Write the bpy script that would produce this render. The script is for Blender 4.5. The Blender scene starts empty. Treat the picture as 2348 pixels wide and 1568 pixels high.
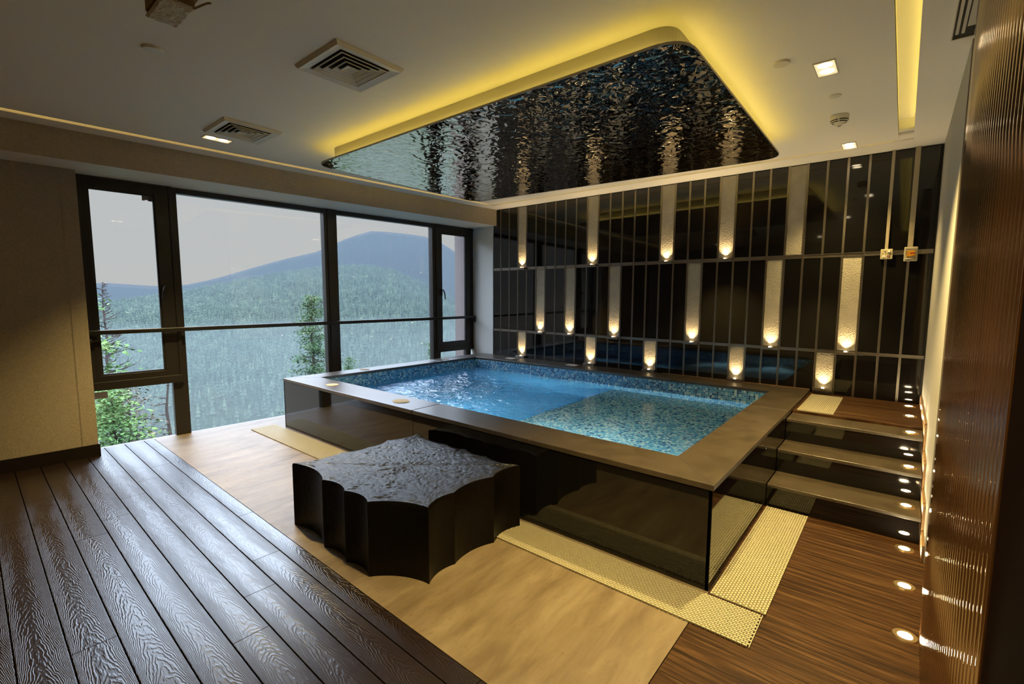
import bpy, bmesh, math, random
import numpy as np
from mathutils import Vector, Matrix, noise

random.seed(7)
rng = np.random.default_rng(7)
SC = bpy.context.scene
COL = SC.collection
PI = math.pi

# ------------------------------------------------------------------ helpers
class MB:
    """collects simple shapes and links them as ONE mesh object"""
    def __init__(self):
        self.v, self.f, self.m = [], [], []
    def add(self, verts, faces, mi=0):
        o = len(self.v)
        self.v += [tuple(p) for p in verts]
        self.f += [tuple(i + o for i in q) for q in faces]
        self.m += [mi] * len(faces)
        return self
    def box(self, a, b, mi=0):
        x0, y0, z0 = [min(p, q) for p, q in zip(a, b)]
        x1, y1, z1 = [max(p, q) for p, q in zip(a, b)]
        v = [(x0,y0,z0),(x1,y0,z0),(x1,y1,z0),(x0,y1,z0),(x0,y0,z1),(x1,y0,z1),(x1,y1,z1),(x0,y1,z1)]
        return self.add(v, [(0,3,2,1),(4,5,6,7),(0,1,5,4),(1,2,6,5),(2,3,7,6),(3,0,4,7)], mi)
    def wbox(self, c0, c1, t0, t1, z0, z1, mi=0):
        """box in the window wall's own axes (c outward-in, t along the wall)"""
        v = [W(c,t,z) for z in (z0,z1) for (c,t) in ((c0,t0),(c1,t0),(c1,t1),(c0,t1))]
        f = [(0,3,2,1),(4,5,6,7),(0,1,5,4),(1,2,6,5),(2,3,7,6),(3,0,4,7)]
        if (c1-c0)*(t1-t0) < 0: f = [q[::-1] for q in f]
        return self.add(v, f, mi)
    def prism(self, poly, z0, z1, mi=0):
        n = len(poly)
        area = sum(poly[i][0]*poly[(i+1)%n][1]-poly[(i+1)%n][0]*poly[i][1] for i in range(n))
        if area < 0: poly = poly[::-1]
        v = [(x,y,z0) for x,y in poly] + [(x,y,z1) for x,y in poly]
        f = [tuple(range(n))[::-1], tuple(range(n,2*n))] + [(i,(i+1)%n,n+(i+1)%n,n+i) for i in range(n)]
        return self.add(v, f, mi)
    def tube(self, pts, r, seg=10, mi=0, caps=True):
        pts = [Vector(p) for p in pts]
        rr = r if isinstance(r, (list,tuple)) else [r]*len(pts)
        rings = []
        for i, p in enumerate(pts):
            d = (pts[min(i+1,len(pts)-1)] - pts[max(i-1,0)]).normalized()
            up = Vector((0,0,1)) if abs(d.z) < .95 else Vector((1,0,0))
            a = d.cross(up).normalized(); b = d.cross(a)
            rings.append([p + (a*math.cos(2*PI*k/seg) + b*math.sin(2*PI*k/seg))*rr[i] for k in range(seg)])
        v = [q for r_ in rings for q in r_]
        f = [(i*seg+k, i*seg+(k+1)%seg, (i+1)*seg+(k+1)%seg, (i+1)*seg+k) for i in range(len(pts)-1) for k in range(seg)]
        if caps: f += [tuple(range(seg))[::-1], tuple(range((len(pts)-1)*seg, len(pts)*seg))]
        return self.add(v, f, mi)
    def lathe(self, prof, c, seg=24, mi=0, sx=1, sy=1):
        """profile of (r,z) turned about a vertical axis through c"""
        v = [(c[0]+r*math.cos(2*PI*k/seg)*sx, c[1]+r*math.sin(2*PI*k/seg)*sy, c[2]+z) for r,z in prof for k in range(seg)]
        f = [(i*seg+k, i*seg+(k+1)%seg, (i+1)*seg+(k+1)%seg, (i+1)*seg+k) for i in range(len(prof)-1) for k in range(seg)]
        if prof[0][0] > 1e-6: f.append(tuple(range(seg))[::-1])
        if prof[-1][0] > 1e-6: f.append(tuple(range((len(prof)-1)*seg, len(prof)*seg)))
        return self.add(v, f, mi)
    def build(self, name, mats, parent=None, bevel=0, smooth=False, loc=None):
        me = bpy.data.meshes.new(name)
        me.from_pydata([tuple(p) for p in self.v], [], self.f)
        for m in (mats if isinstance(mats,(list,tuple)) else [mats]): me.materials.append(m)
        me.polygons.foreach_set('material_index', self.m)
        if smooth: me.polygons.foreach_set('use_smooth', [True]*len(self.f))
        me.update()
        o = bpy.data.objects.new(name, me); COL.objects.link(o)
        if loc is not None:
            L = Vector(loc); me.transform(Matrix.Translation(-L)); o.location = L
        if parent is not None:
            o.parent = parent
            o.matrix_parent_inverse = PARINV.get(parent.name, Matrix.Identity(4))
        if bevel:
            md = o.modifiers.new('bevel','BEVEL'); md.width = bevel; md.segments = 2; md.limit_method = 'ANGLE'; md.angle_limit = .6
        return o
PARINV = {}

def tag(o, label=None, cat=None, group=None, kind=None):
    if label: o['label'] = label
    if cat: o['category'] = cat
    if group: o['group'] = group
    if kind: o['kind'] = kind
    return o
def empty(name, loc, label, cat, group=None, kind=None):
    o = bpy.data.objects.new(name, None); COL.objects.link(o)
    o.location = loc; o.empty_display_size = .1
    PARINV[o.name] = Matrix.Translation(Vector(loc)).inverted()
    return tag(o, label, cat, group, kind)
def copy_tree(o, loc, label=None, parent=None, off=None):
    """a copy of a thing with copies of its parts and sub-parts"""
    c = o.copy(); COL.objects.link(c)
    if parent is None:
        c.location = loc
        if label: c['label'] = label
    else:
        c.parent = parent
    for ch in list(o.children): copy_tree(ch, None, None, c)
    return c

# the window wall stands 3.72 degrees out of square
WA = 0.064935
NW = Vector((math.cos(WA), -math.sin(WA), 0)); DW = Vector((math.sin(WA), math.cos(WA), 0))
def W(c, t, z=0.0):
    p = NW*c + DW*t
    return (p.x, p.y, z)

# ------------------------------------------------------------------ materials
def mat(name):
    m = bpy.data.materials.new(name); m.use_nodes = True
    nt = m.node_tree; nt.nodes.clear()
    out = nt.nodes.new('ShaderNodeOutputMaterial')
    return m, nt, out
class N:
    """tiny node-graph writer"""
    def __init__(s, nt): s.nt = nt
    def n(s, typ, **kw):
        nd = s.nt.nodes.new(typ)
        for k, v in kw.items():
            if k.startswith('_'): setattr(nd, k[1:], v)
        for k, v in kw.items():
            if k.startswith('_'): continue
            key = int(k[1:]) if k[0]=='i' and k[1:].isdigit() else k.replace('__',' ')
            s.set(nd.inputs[key], v)
        return nd
    def set(s, sock, v):
        if isinstance(v, bpy.types.NodeSocket): s.nt.links.new(v, sock)
        elif isinstance(v, bpy.types.Node): s.nt.links.new(v.outputs[0], sock)
        else:
            if sock.type == 'RGBA' and len(v) == 3: v = (*v, 1)
            sock.default_value = v
    def math(s, op, a, b=0.0, c=0.0, clamp=False):
        nd = s.n('ShaderNodeMath', _operation=op, _use_clamp=clamp, i0=a, i1=b)
        s.set(nd.inputs[2], c); return nd.outputs[0]
    def mix(s, f, a, b, mode='MIX'):
        nd = s.nt.nodes.new('ShaderNodeMix'); nd.data_type = 'RGBA'; nd.blend_type = mode
        s.set(nd.inputs[0], f); s.set(nd.inputs[6], a); s.set(nd.inputs[7], b); return nd.outputs[2]
    def ramp(s, f, stops, interp='LINEAR'):
        nd = s.nt.nodes.new('ShaderNodeValToRGB'); s.set(nd.inputs[0], f)
        r = nd.color_ramp; r.interpolation = interp
        while len(r.elements) < len(stops): r.elements.new(.5)
        for e, (p, c) in zip(r.elements, stops):
            e.position = p; e.color = (c,c,c,1) if isinstance(c,(int,float)) else (*c,1)
        return nd.outputs[0]
    def noise(s, vec, scale, detail=3, rough=.5, dist=0, dim='3D'):
        nd = s.n('ShaderNodeTexNoise', _noise_dimensions=dim, Scale=scale, Detail=detail, Roughness=rough, Distortion=dist)
        if vec is not None: s.set(nd.inputs['Vector'], vec)
        return nd.outputs[0]
    def bump(s, h, strength=.3, dist=.01, nrm=None):
        nd = s.n('ShaderNodeBump', Strength=strength, Distance=dist, Height=h)
        if nrm is not None: s.set(nd.inputs['Normal'], nrm)
        return nd.outputs[0]
    def pos(s): return s.n('ShaderNodeNewGeometry').outputs['Position']
    def scale(s, v, k): return s.n('ShaderNodeVectorMath', _operation='MULTIPLY', i0=v, i1=k).outputs[0]
    def xyz(s, v):
        nd = s.n('ShaderNodeSeparateXYZ', i0=v); return nd.outputs
    def comb(s, x, y, z=0.0): return s.n('ShaderNodeCombineXYZ', i0=x, i1=y, i2=z).outputs[0]
def principled(name, col, rough=.5, metal=0.0, spec=.5, ior=1.5, coat=0.0, build=None):
    m, nt, out = mat(name); g = N(nt)
    p = g.n('ShaderNodeBsdfPrincipled')
    p.inputs['Base Color'].default_value = (*col,1); p.inputs['Roughness'].default_value = rough
    p.inputs['Metallic'].default_value = metal; p.inputs['Specular IOR Level'].default_value = spec
    p.inputs['IOR'].default_value = ior; p.inputs['Coat Weight'].default_value = coat
    if build: build(g, p.inputs)
    nt.links.new(p.outputs[0], out.inputs[0])
    return m
def emitter(name, col, strength):
    m, nt, out = mat(name); g = N(nt)
    e = g.n('ShaderNodeEmission', Color=col, Strength=strength)
    nt.links.new(e.outputs[0], out.inputs[0]); return m

def deck_mat(name, y0, pitch, ang, base, line, bumpk, rough, ior, u_off=0.0):
    def b(g, i):
        px, py, pz = g.xyz(g.pos())
        ca, sa = math.cos(ang), math.sin(ang)
        u = g.math('ADD', g.math('MULTIPLY', px, ca), g.math('MULTIPLY', py, sa))
        v = g.math('ADD', g.math('MULTIPLY', px, -sa), g.math('MULTIPLY', py, ca))
        q = g.math('DIVIDE', g.math('SUBTRACT', v, y0), pitch)
        pid = g.math('FLOOR', q); fv = g.math('SUBTRACT', g.math('FRACT', q), .5)
        h1 = g.n('ShaderNodeTexWhiteNoise', _noise_dimensions='1D', W=pid).outputs[0]
        uu = g.math('ADD', u, g.math('MULTIPLY', h1, 7.3))
        seg = g.math('DIVIDE', uu, 2.2)
        sid = g.math('FLOOR', seg); fs = g.math('FRACT', seg)
        h2 = g.n('ShaderNodeTexWhiteNoise', _noise_dimensions='2D', Vector=g.comb(pid, sid)).outputs[0]
        ctr = g.math('MULTIPLY', g.math('SUBTRACT', h2, .5), .25)
        d = g.math('SUBTRACT', fv, ctr)
        nv = g.comb(g.math('MULTIPLY', uu, 5.0), g.math('MULTIPLY', v, 16.0), pid)
        n1 = g.noise(nv, 1.0, 3, .6)
        n2 = g.noise(g.comb(g.math('MULTIPLY', uu, 1.6), g.math('MULTIPLY', v, 3.0), pid), 1.0, 1, .5)
        f = g.math('ADD', g.math('MULTIPLY', uu, 16.0), g.math('MULTIPLY', g.math('MULTIPLY', d, d), -46.0))
        f = g.math('ADD', f, g.math('MULTIPLY', n1, 5.5))
        f = g.math('ADD', f, g.math('MULTIPLY', n2, 15.0))
        s = g.math('SINE', g.math('MULTIPLY', f, 2*PI))
        ring = g.math('SMOOTH_MIN', g.math('POWER', g.math('MULTIPLY_ADD', s, .5, .5), 2.2), .8, .15)
        fine = g.noise(g.comb(g.math('MULTIPLY', uu, 14.0), g.math('MULTIPLY', v, 260.0), pid), 1.0, 2, .6)
        edge = g.math('SUBTRACT', .5, g.math('ABSOLUTE', fv))
        gap = g.math('LESS_THAN', edge, .020)
        edge_s = g.math('MULTIPLY', edge, 25.0, clamp=True)
        endj = g.math('LESS_THAN', g.math('MINIMUM', fs, g.math('SUBTRACT', 1.0, fs)), .0009)
        seam = g.math('MAXIMUM', gap, endj)
        c = g.mix(g.math('MULTIPLY_ADD', h2, .5, g.math('MULTIPLY', fine, .5)), [k*.7 for k in base], [k*1.35 for k in base])
        c = g.mix(g.math('MULTIPLY', ring, .6), c, line)
        c = g.mix(seam, c, (.002,.0015,.001))
        g.set(i['Base Color'], c)
        g.set(i['Roughness'], g.math('ADD', rough, g.math('MULTIPLY', fine, .12)))
        g.set(i['Specular IOR Level'], g.math('MULTIPLY', .5, g.math('SUBTRACT', 1.0, seam)))
        hh = g.math('ADD', g.math('MULTIPLY', ring, .9), g.math('MULTIPLY', fine, .45))
        hh = g.math('MULTIPLY', hh, g.math('SUBTRACT', 1.0, seam))
        g.set(i['Normal'], g.bump(g.math('ADD', hh, g.math('MULTIPLY', edge_s, 1.2)), bumpk, .0016))
    return principled(name, base, rough, ior=ior, build=b)

M = {}
M['deck'] = deck_mat('embossed_dark_decking', 1.270, .1545, -.0172, (.012,.0052,.0036), (.008,.0036,.0027), .5, .24, 1.82)
def _deck_r(g, i):
    px, py, pz = g.xyz(g.pos())
    q = g.math('DIVIDE', g.math('SUBTRACT', py, 1.27), .1545); pid = g.math('FLOOR', q); fv = g.math('FRACT', q)
    h = g.n('ShaderNodeTexWhiteNoise', _noise_dimensions='1D', W=pid).outputs[0]
    u = g.math('ADD', px, g.math('MULTIPLY', h, 9.0))
    wob = g.noise(g.comb(g.math('MULTIPLY', u, 2.5), g.math('MULTIPLY', py, 9.0), pid), 1.0, 2)
    vv = g.math('ADD', py, g.math('MULTIPLY', wob, .03))
    n1 = g.noise(g.comb(g.math('MULTIPLY', u, 2.2), g.math('MULTIPLY', vv, 42.0), pid), 1.0, 4, .6)
    n2 = g.noise(g.comb(g.math('MULTIPLY', u, 5.0), g.math('MULTIPLY', vv, 240.0), pid), 1.0, 3, .65)
    f = g.math('ADD', g.math('MULTIPLY', n1, .62), g.math('MULTIPLY', n2, .38))
    seam = g.math('LESS_THAN', g.math('MINIMUM', fv, g.math('SUBTRACT', 1.0, fv)), .014)
    c = g.ramp(f, [(.36,(.010,.0034,.0009)),(.47,(.030,.0115,.0035)),(.56,(.066,.031,.0115)),(.68,(.125,.070,.032))])
    g.set(i['Base Color'], g.mix(seam, c, (.004,.002,.001))); g.set(i['Roughness'], g.math('MULTIPLY_ADD', n2, .2, .40))
    g.set(i['Normal'], g.bump(g.math('MULTIPLY', f, g.math('SUBTRACT', 1.0, seam)), .6, .004))
M['deck_right'] = principled('brown_wood_decking', (.06,.03,.012), .5, spec=.16, build=_deck_r)

def _stone(g, i):
    p = g.pos()
    v = g.scale(p, (9.0, 1.9, 3.0))
    n1 = g.noise(v, 1.0, 6, .62, .4)
    n2 = g.noise(g.scale(p, (75, 14, 20)), 1.0, 5, .65)
    pits = g.ramp(g.noise(g.scale(p, (85, 24, 30)), 1.0, 3, .6), [(.60,0),(.67,1)])
    pits = g.math('MULTIPLY', pits, g.ramp(g.noise(p, 2.5, 2), [(.40,0),(.56,1)]))
    c = g.ramp(n1, [(.28,(.100,.069,.042)),(.5,(.183,.140,.090)),(.72,(.255,.206,.140))])
    c = g.mix(g.math('MULTIPLY', n2, .35), c, (.14,.098,.058))
    c = g.mix(g.math('MULTIPLY', pits, .8), c, (.13,.075,.035))
    g.set(i['Base Color'], c); g.set(i['Roughness'], g.math('MULTIPLY_ADD', n2, .25, .33))
    g.set(i['Normal'], g.bump(g.math('SUBTRACT', g.math('MULTIPLY', n2, .3), pits), .25, .004))
M['travertine'] = principled('veined_travertine', (.5,.37,.23), .45, build=_stone)

def _wallpaper(g, i):
    p = g.pos()
    w = g.n('ShaderNodeTexWave', _wave_type='BANDS', Vector=p, Scale=9.0, Distortion=26.0, Detail=4.0); w.inputs['Detail Scale'].default_value = 5.5; w.inputs['Detail Roughness'].default_value = .65
    n = g.noise(p, 240, 3, .7); big = g.noise(p, 1.6, 3)
    f = g.math('ADD', g.math('MULTIPLY', w.outputs[1], .5), g.math('MULTIPLY', n, .5))
    c = g.ramp(f, [(.25,(.30,.25,.19)),(.55,(.42,.36,.285)),(.8,(.55,.48,.39))])
    c = g.mix(g.math('MULTIPLY', big, .35), c, (.25,.205,.155))
    g.set(i['Base Color'], c); g.set(i['Normal'], g.bump(f, .4, .004))
M['wallpaper'] = principled('grass_cloth_wallpaper', (.33,.27,.19), .75, build=_wallpaper)
def _plaster(g, i):
    n = g.noise(g.pos(), 60, 4)
    g.set(i['Normal'], g.bump(n, .06, .003))
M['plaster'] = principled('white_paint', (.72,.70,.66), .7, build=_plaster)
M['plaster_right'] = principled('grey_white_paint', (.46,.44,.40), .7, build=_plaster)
M['ceiling'] = principled('ceiling_paint', (.86,.84,.79), .8, build=_plaster)
M['white_plastic'] = principled('white_plastic', (.72,.68,.60), .4)
M['white_metal'] = principled('white_enamel', (.66,.62,.54), .45)
M['dark_void'] = principled('dark_duct', (.012,.011,.010), .8)
M['frame'] = principled('dark_bronze_aluminium', (.016,.014,.014), .38, metal=.0, spec=.6)
M['gasket'] = principled('black_rubber', (.008,.008,.009), .6)
M['black_metal'] = principled('black_painted_steel', (.012,.012,.013), .35)
M['baseboard'] = principled('dark_skirting', (.012,.008,.007), .35)
def _granite(g, i):
    p = g.pos()
    n = g.noise(p, 320, 2, .7); s = g.ramp(g.noise(p, 130, 3), [(.66,0),(.74,1)])
    c = g.mix(g.math('MULTIPLY', s, .35), (.0055,.005,.005), (.04,.035,.03))
    g.set(i['Base Color'], c); g.set(i['Roughness'], g.math('MULTIPLY_ADD', n, .03, .025))
M['black_granite'] = principled('polished_black_granite', (.006,.0055,.0055), .04, ior=1.55, build=_granite)
M['black_gloss'] = principled('polished_black_panel', (.006,.0055,.005), .03, ior=1.62, build=_granite)
def _coping(g, i):
    p = g.pos()
    n = g.noise(p, 6, 5, .6); f = g.noise(p, 170, 3, .65); st = g.ramp(g.noise(p, 3.2, 4, .6), [(.45,0),(.75,1)])
    c = g.ramp(n, [(.3,(.030,.0215,.0135)),(.7,(.058,.043,.028))])
    c = g.mix(g.math('MULTIPLY', st, .35), c, (.075,.058,.039)); c = g.mix(g.ramp(f, [(.4,0),(.75,.6)]), c, (.095,.073,.050)); c = g.mix(g.ramp(n, [(.35,.35),(.5,0)]), c, (.035,.025,.016))
    g.set(i['Base Color'], c); g.set(i['Roughness'], g.math('MULTIPLY_ADD', n, .12, .25))
    g.set(i['Normal'], g.bump(f, .18, .0018))
M['coping'] = principled('leathered_brown_granite', (.08,.06,.04), .38, ior=1.8, build=_coping)
def _panel(g, i):
    p = g.pos()
    f = g.n('ShaderNodeTexVoronoi', _feature='SMOOTH_F1', Vector=p, Scale=110.0).outputs[0]
    n = g.noise(p, 9, 4)
    c = g.ramp(n, [(.3,(.31,.28,.225)),(.7,(.38,.345,.28))])
    g.set(i['Base Color'], c); g.set(i['Normal'], g.bump(f, .7, .006))
M['stone_panel'] = principled('pitted_beige_stone', (.42,.36,.28), .55, build=_panel)
def _steel(g, i):
    n = g.noise(g.scale(g.pos(), (60, 60, 3)), 1.0, 3)
    g.set(i['Roughness'], g.math('MULTIPLY_ADD', n, .2, .24))
M['steel'] = principled('brushed_steel_trim', (.30,.27,.235), .32, metal=1.0, build=_steel)
def _hammer(g, i):
    p = g.pos()
    v = g.scale(p, (1.0, 1.0, 1.0))
    a = g.noise(v, 13, 1, .4, .8)
    b = g.n('ShaderNodeTexVoronoi', _feature='SMOOTH_F1', Vector=p, Scale=17.0).outputs[0]
    h = g.math('ADD', a, g.math('MULTIPLY', b, .3))
    g.set(i['Normal'], g.bump(h, .38, .020))
M['hammered'] = principled('hammered_mirror_steel', (.78,.68,.53), .03, metal=1.0, build=_hammer)
M['rim'] = principled('satin_rim', (.80,.76,.68), .45, metal=.0)
XBN, ZBN, ZDP = -2.66, .19, -.40
def _mosaic(g, i):
    geo = g.n('ShaderNodeNewGeometry'); p = geo.outputs['Position']; nr = geo.outputs['True Normal']
    x, y, z = g.xyz(p); nx, ny, nz = g.xyz(nr)
    ax = g.math('ABSOLUTE', nx); az = g.math('ABSOLUTE', nz)
    isx = g.math('GREATER_THAN', ax, .7); isz = g.math('GREATER_THAN', az, .7)
    u = g.math('ADD', g.math('MULTIPLY', x, g.math('SUBTRACT', 1.0, isx)), g.math('MULTIPLY', y, isx))
    v = g.math('ADD', g.math('MULTIPLY', z, g.math('SUBTRACT', 1.0, isz)), g.math('MULTIPLY', y, isz))
    S = 1/.0222
    qu, qv = g.math('MULTIPLY', u, S), g.math('MULTIPLY', v, S)
    cell = g.comb(g.math('FLOOR', qu), g.math('FLOOR', qv), g.math('ADD', isx, g.math('MULTIPLY', isz, 2.0)))
    h = g.n('ShaderNodeTexWhiteNoise', _noise_dimensions='3D', Vector=cell).outputs[0]
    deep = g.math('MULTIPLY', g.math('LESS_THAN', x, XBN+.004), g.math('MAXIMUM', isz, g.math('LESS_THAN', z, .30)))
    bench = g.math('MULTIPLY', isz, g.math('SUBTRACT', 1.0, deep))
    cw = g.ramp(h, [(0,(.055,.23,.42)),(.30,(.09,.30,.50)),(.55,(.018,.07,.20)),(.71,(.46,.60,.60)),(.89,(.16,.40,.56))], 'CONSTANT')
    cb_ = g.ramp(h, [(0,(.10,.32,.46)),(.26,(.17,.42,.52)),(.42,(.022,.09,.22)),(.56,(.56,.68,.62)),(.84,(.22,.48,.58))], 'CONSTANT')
    cd = g.ramp(h, [(0,(.015,.19,.42)),(.34,(.025,.27,.52)),(.62,(.008,.08,.24)),(.74,(.05,.36,.56))], 'CONSTANT')  # bluer deep tiles: the tint of the water is put into their colour
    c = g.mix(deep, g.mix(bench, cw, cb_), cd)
    fu, fv = g.math('FRACT', qu), g.math('FRACT', qv)
    e = g.math('MINIMUM', g.math('MINIMUM', fu, g.math('SUBTRACT',1.0,fu)), g.math('MINIMUM', fv, g.math('SUBTRACT',1.0,fv)))
    gr = g.math('LESS_THAN', e, .06)
    g.set(i['Base Color'], g.mix(gr, c, (.33,.44,.46)))
    g.set(i['Roughness'], g.math('MULTIPLY_ADD', gr, .5, .12))
M['mosaic'] = principled('blue_glass_mosaic', (.1,.3,.5), .15, build=_mosaic)

def water_mat():
    m, nt, out = mat('pool_water'); g = N(nt)
    p = g.pos(); x, y, z = g.xyz(p)
    calm = g.ramp(g.math('MULTIPLY_ADD', x, .5, 1.75), [(.2,1.0),(.52,.035)])     # jets stir the deep half
    a = g.noise(g.scale(p,(1.0,1.25,1.0)), 5.0, 3, .5, 1.1); b = g.noise(p, 20, 2, .5, .6)
    h = g.math('ADD', a, g.math('MULTIPLY', b, .16))
    bm = g.n('ShaderNodeBump', Distance=.075, Height=h); g.set(bm.inputs['Strength'], g.math('MULTIPLY', calm, .60))
    gl = g.n('ShaderNodeBsdfGlossy', Color=(1,1,1), Roughness=.02, Normal=bm.outputs[0])
    rf = g.n('ShaderNodeBsdfRefraction', Color=(.80,.96,1.0), Roughness=0.0, IOR=1.33, Normal=bm.outputs[0])
    fr = g.n('ShaderNodeFresnel', IOR=1.33, Normal=bm.outputs[0])
    mx = g.n('ShaderNodeMixShader', i0=fr.outputs[0], i1=rf.outputs[0], i2=gl.outputs[0])
    nt.links.new(mx.outputs[0], out.inputs[0])
    return m
M['water'] = water_mat()
def glass_mat():
    m, nt, out = mat('window_glass'); g = N(nt)
    fr = g.n('ShaderNodeFresnel', IOR=1.45)
    t = g.n('ShaderNodeBsdfTransparent', Color=(.955,.97,.97)); s = g.n('ShaderNodeBsdfGlossy', Color=(1,1,1), Roughness=.0)
    mx = g.n('ShaderNodeMixShader', i0=g.math('MULTIPLY', fr.outputs[0], .75), i1=t.outputs[0], i2=s.outputs[0])
    nt.links.new(mx.outputs[0], out.inputs[0]); return m
M['glass'] = glass_mat()
def _stump_top(g, i):
    p = g.pos()
    w = g.noise(g.scale(p,(1.0,1.6,1.0)), 30, 6, .65, 2.2)
    b = g.ramp(g.noise(p, 60, 4, .6, 1.2), [(.3,0),(.7,1)])
    h = g.math('ADD', w, g.math('MULTIPLY', b, .25))
    g.set(i['Normal'], g.bump(h, .5, .012)); g.set(i['Base Color'], g.mix(w, (.002,.0018,.0018), (.012,.010,.009)))
M['stump_top'] = principled('wrinkled_black_lacquer', (.008,.007,.007), .30, ior=1.7, build=_stump_top)
def _stump(g, i):
    p = g.pos()
    w = g.noise(g.scale(p,(1,1,.6)), 40, 5, .65, 1.2)
    g.set(i['Normal'], g.bump(w, .4, .010)); g.set(i['Base Color'], g.mix(w, (.0012,.001,.0008), (.006,.0042,.0028)))
M['stump_side'] = principled('black_lacquer_bark', (.005,.004,.003), .34, spec=.3, ior=1.33, build=_stump)
M['mat'] = principled('cream_drainage_plastic', (.40,.365,.255), .5)
def _copper(g, i):
    p = g.pos(); n = g.noise(g.scale(p,(30,30,1.2)), 1.0, 4, .6)
    g.set(i['Base Color'], g.mix(n, (.13,.055,.018), (.25,.118,.042))); g.set(i['Roughness'], g.math('MULTIPLY_ADD', n, .05, .10))
M['copper'] = principled('reeded_copper_laminate', (.3,.14,.05), .3, metal=.75, build=_copper)
M['dark_wood'] = principled('dark_stained_timber', (.0035,.0007,.0004), .8, spec=.03)
def _skirt(g, i):
    n = g.noise(g.scale(g.pos(),(30,6,30)), 1.0, 4)
    g.set(i['Base Color'], g.mix(n, (.16,.085,.035), (.30,.17,.075)))
M['skirt'] = principled('brown_timber_skirting', (.22,.12,.05), .4, build=_skirt)
M['brass'] = principled('brushed_ring', (.55,.42,.24), .3, metal=.9)
M['label'] = principled('paper_sticker', (.72,.72,.74), .6)
M['grey_label'] = principled('grey_sticker', (.22,.23,.25), .6)
M['panel_cream'] = principled('cream_plastic', (.40,.345,.215), .45)
M['enclosure'] = principled('grey_enclosure', (.27,.24,.17), .45)
M['enclosure_light'] = principled('pale_enclosure_rim', (.38,.34,.26), .45)
M['yellow'] = principled('yellow_plate', (.50,.22,.015), .4)
M['red'] = principled('red_plastic', (.20,.009,.006), .35)
M['dark_red'] = principled('dark_red_button', (.10,.008,.006), .4)
M['ink'] = principled('dark_print', (.02,.018,.015), .6)
M['trunking'] = principled('beige_trunking', (.36,.30,.21), .5)
M['tile_cap'] = principled('pale_cover_tile', (.72,.66,.54), .4)
M['plaster_cap'] = principled('beige_plaster', (.44,.40,.34), .8)
def _cloth(g, i):
    n = g.noise(g.scale(g.pos(),(1,1,1)), 26, 4, .6, 1.6)
    g.set(i['Normal'], g.bump(n, .6, .02))
M['wrap'] = principled('crumpled_white_wrap', (.62,.58,.50), .85, build=_cloth)
M['card'] = principled('brown_cardboard', (.22,.14,.06), .85)
def _pier(g, i):
    p = g.pos(); n = g.noise(p, 90, 3, .7); x,y,z = g.xyz(p)
    q = g.math('FRACT', g.math('DIVIDE', g.math('ADD', z, .36), .66)); s = g.math('LESS_THAN', q, .012)
    g.set(i['Base Color'], g.mix(s, g.ramp(n, [(.3,(.085,.064,.057)),(.7,(.15,.12,.108))]), (.10,.08,.07)))
M['pier'] = principled('pink_granite_cladding', (.34,.26,.23), .7, build=_pier)
WARM = (1.0,.72,.36); LED = (1.0,.73,.12)
M['led'] = emitter('yellow_led_strip', LED, 4.6)
M['led_panel'] = emitter('golden_led_strip', (1.0,.71,.12), 15.0)
M['led_groove'] = emitter('amber_led_tape', (1.0,.66,.18), 1.1)
M['lens'] = emitter('warm_lamp_lens', (1.0,.80,.50), 14.0)
M['lens_added_pool'] = emitter('added_pool_lens', (.8,.95,1.0), .8)
M['lens_small'] = emitter('warm_uplight_lens', (1.0,.74,.40), 10.0)
M['lens_floor'] = emitter('floor_lamp_lens', (1.0,.80,.45), 175.0)

# ------------------------------------------------------------------ camera
cam = bpy.data.cameras.new('camera'); co = bpy.data.objects.new('camera', cam); COL.objects.link(co)
FPX, YAW, PIT, ROL = 1079.0576, math.radians(-39.6068), math.radians(-5.6827), math.radians(.19213)
cam.sensor_fit = 'HORIZONTAL'; cam.sensor_width = 36.0; cam.lens = FPX/2348*36.0
cam.clip_start = .02; cam.clip_end = 20000
fw = Vector((math.sin(YAW)*math.cos(PIT), math.cos(YAW)*math.cos(PIT), math.sin(PIT)))
rt = Vector((math.cos(YAW), -math.sin(YAW), 0)); up = rt.cross(fw)
r2 = rt*math.cos(ROL)+up*math.sin(ROL); u2 = -rt*math.sin(ROL)+up*math.cos(ROL)
mw = Matrix((r2, u2, -fw)).transposed().to_4x4(); mw.translation = (0,0,1.5)
co.matrix_world = mw; SC.camera = co

# ------------------------------------------------------------------ room shell
ZC = 2.80; YB = 5.54; CG, CL, CB = -5.975, -5.71, -5.25
XR = .185; YF = -2.6
def structure(o, name=None):
    o['kind'] = 'structure'; return o
def wl(c, y):                      # x of the window-parallel line c at depth y
    t = (y + c*math.sin(WA))/math.cos(WA); p = NW*c+DW*t; return p.x
# floors (left decking / limestone / right decking)
def edge_y(x): return 1.302 + (x+5.878)*(1.236-1.302)/(-1.148+5.878)
b = MB(); b.prism([(wl(CG+.005,YF),YF),(XR+.1,YF),(XR+.1,1.22),(-.666,edge_y(-.666)),(wl(CG+.005,1.3),edge_y(-5.9))], -.06, 0)
structure(b.build('floor', M['deck']))
b = MB(); b.prism([(wl(CG+.005,1.3),edge_y(-5.9)+.004),(-.666,edge_y(-.666)+.004),(-.666,2.6),(-.75,2.6),(-.75,2.45),(-5.12,2.45),(-5.10,5.6),(-5.10,6.0),(wl(CG+.005,6.0),6.0)], -.06, .0005)
structure(b.build('floor', M['travertine']))
b = MB(); b.prism([(-.662,1.226),(XR+.1,1.226),(XR+.1,5.6),(-.745,5.6),(-.745,2.604),(-.662,2.604)], -.06, 0)
structure(b.build('floor', M['deck_right']))

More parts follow.
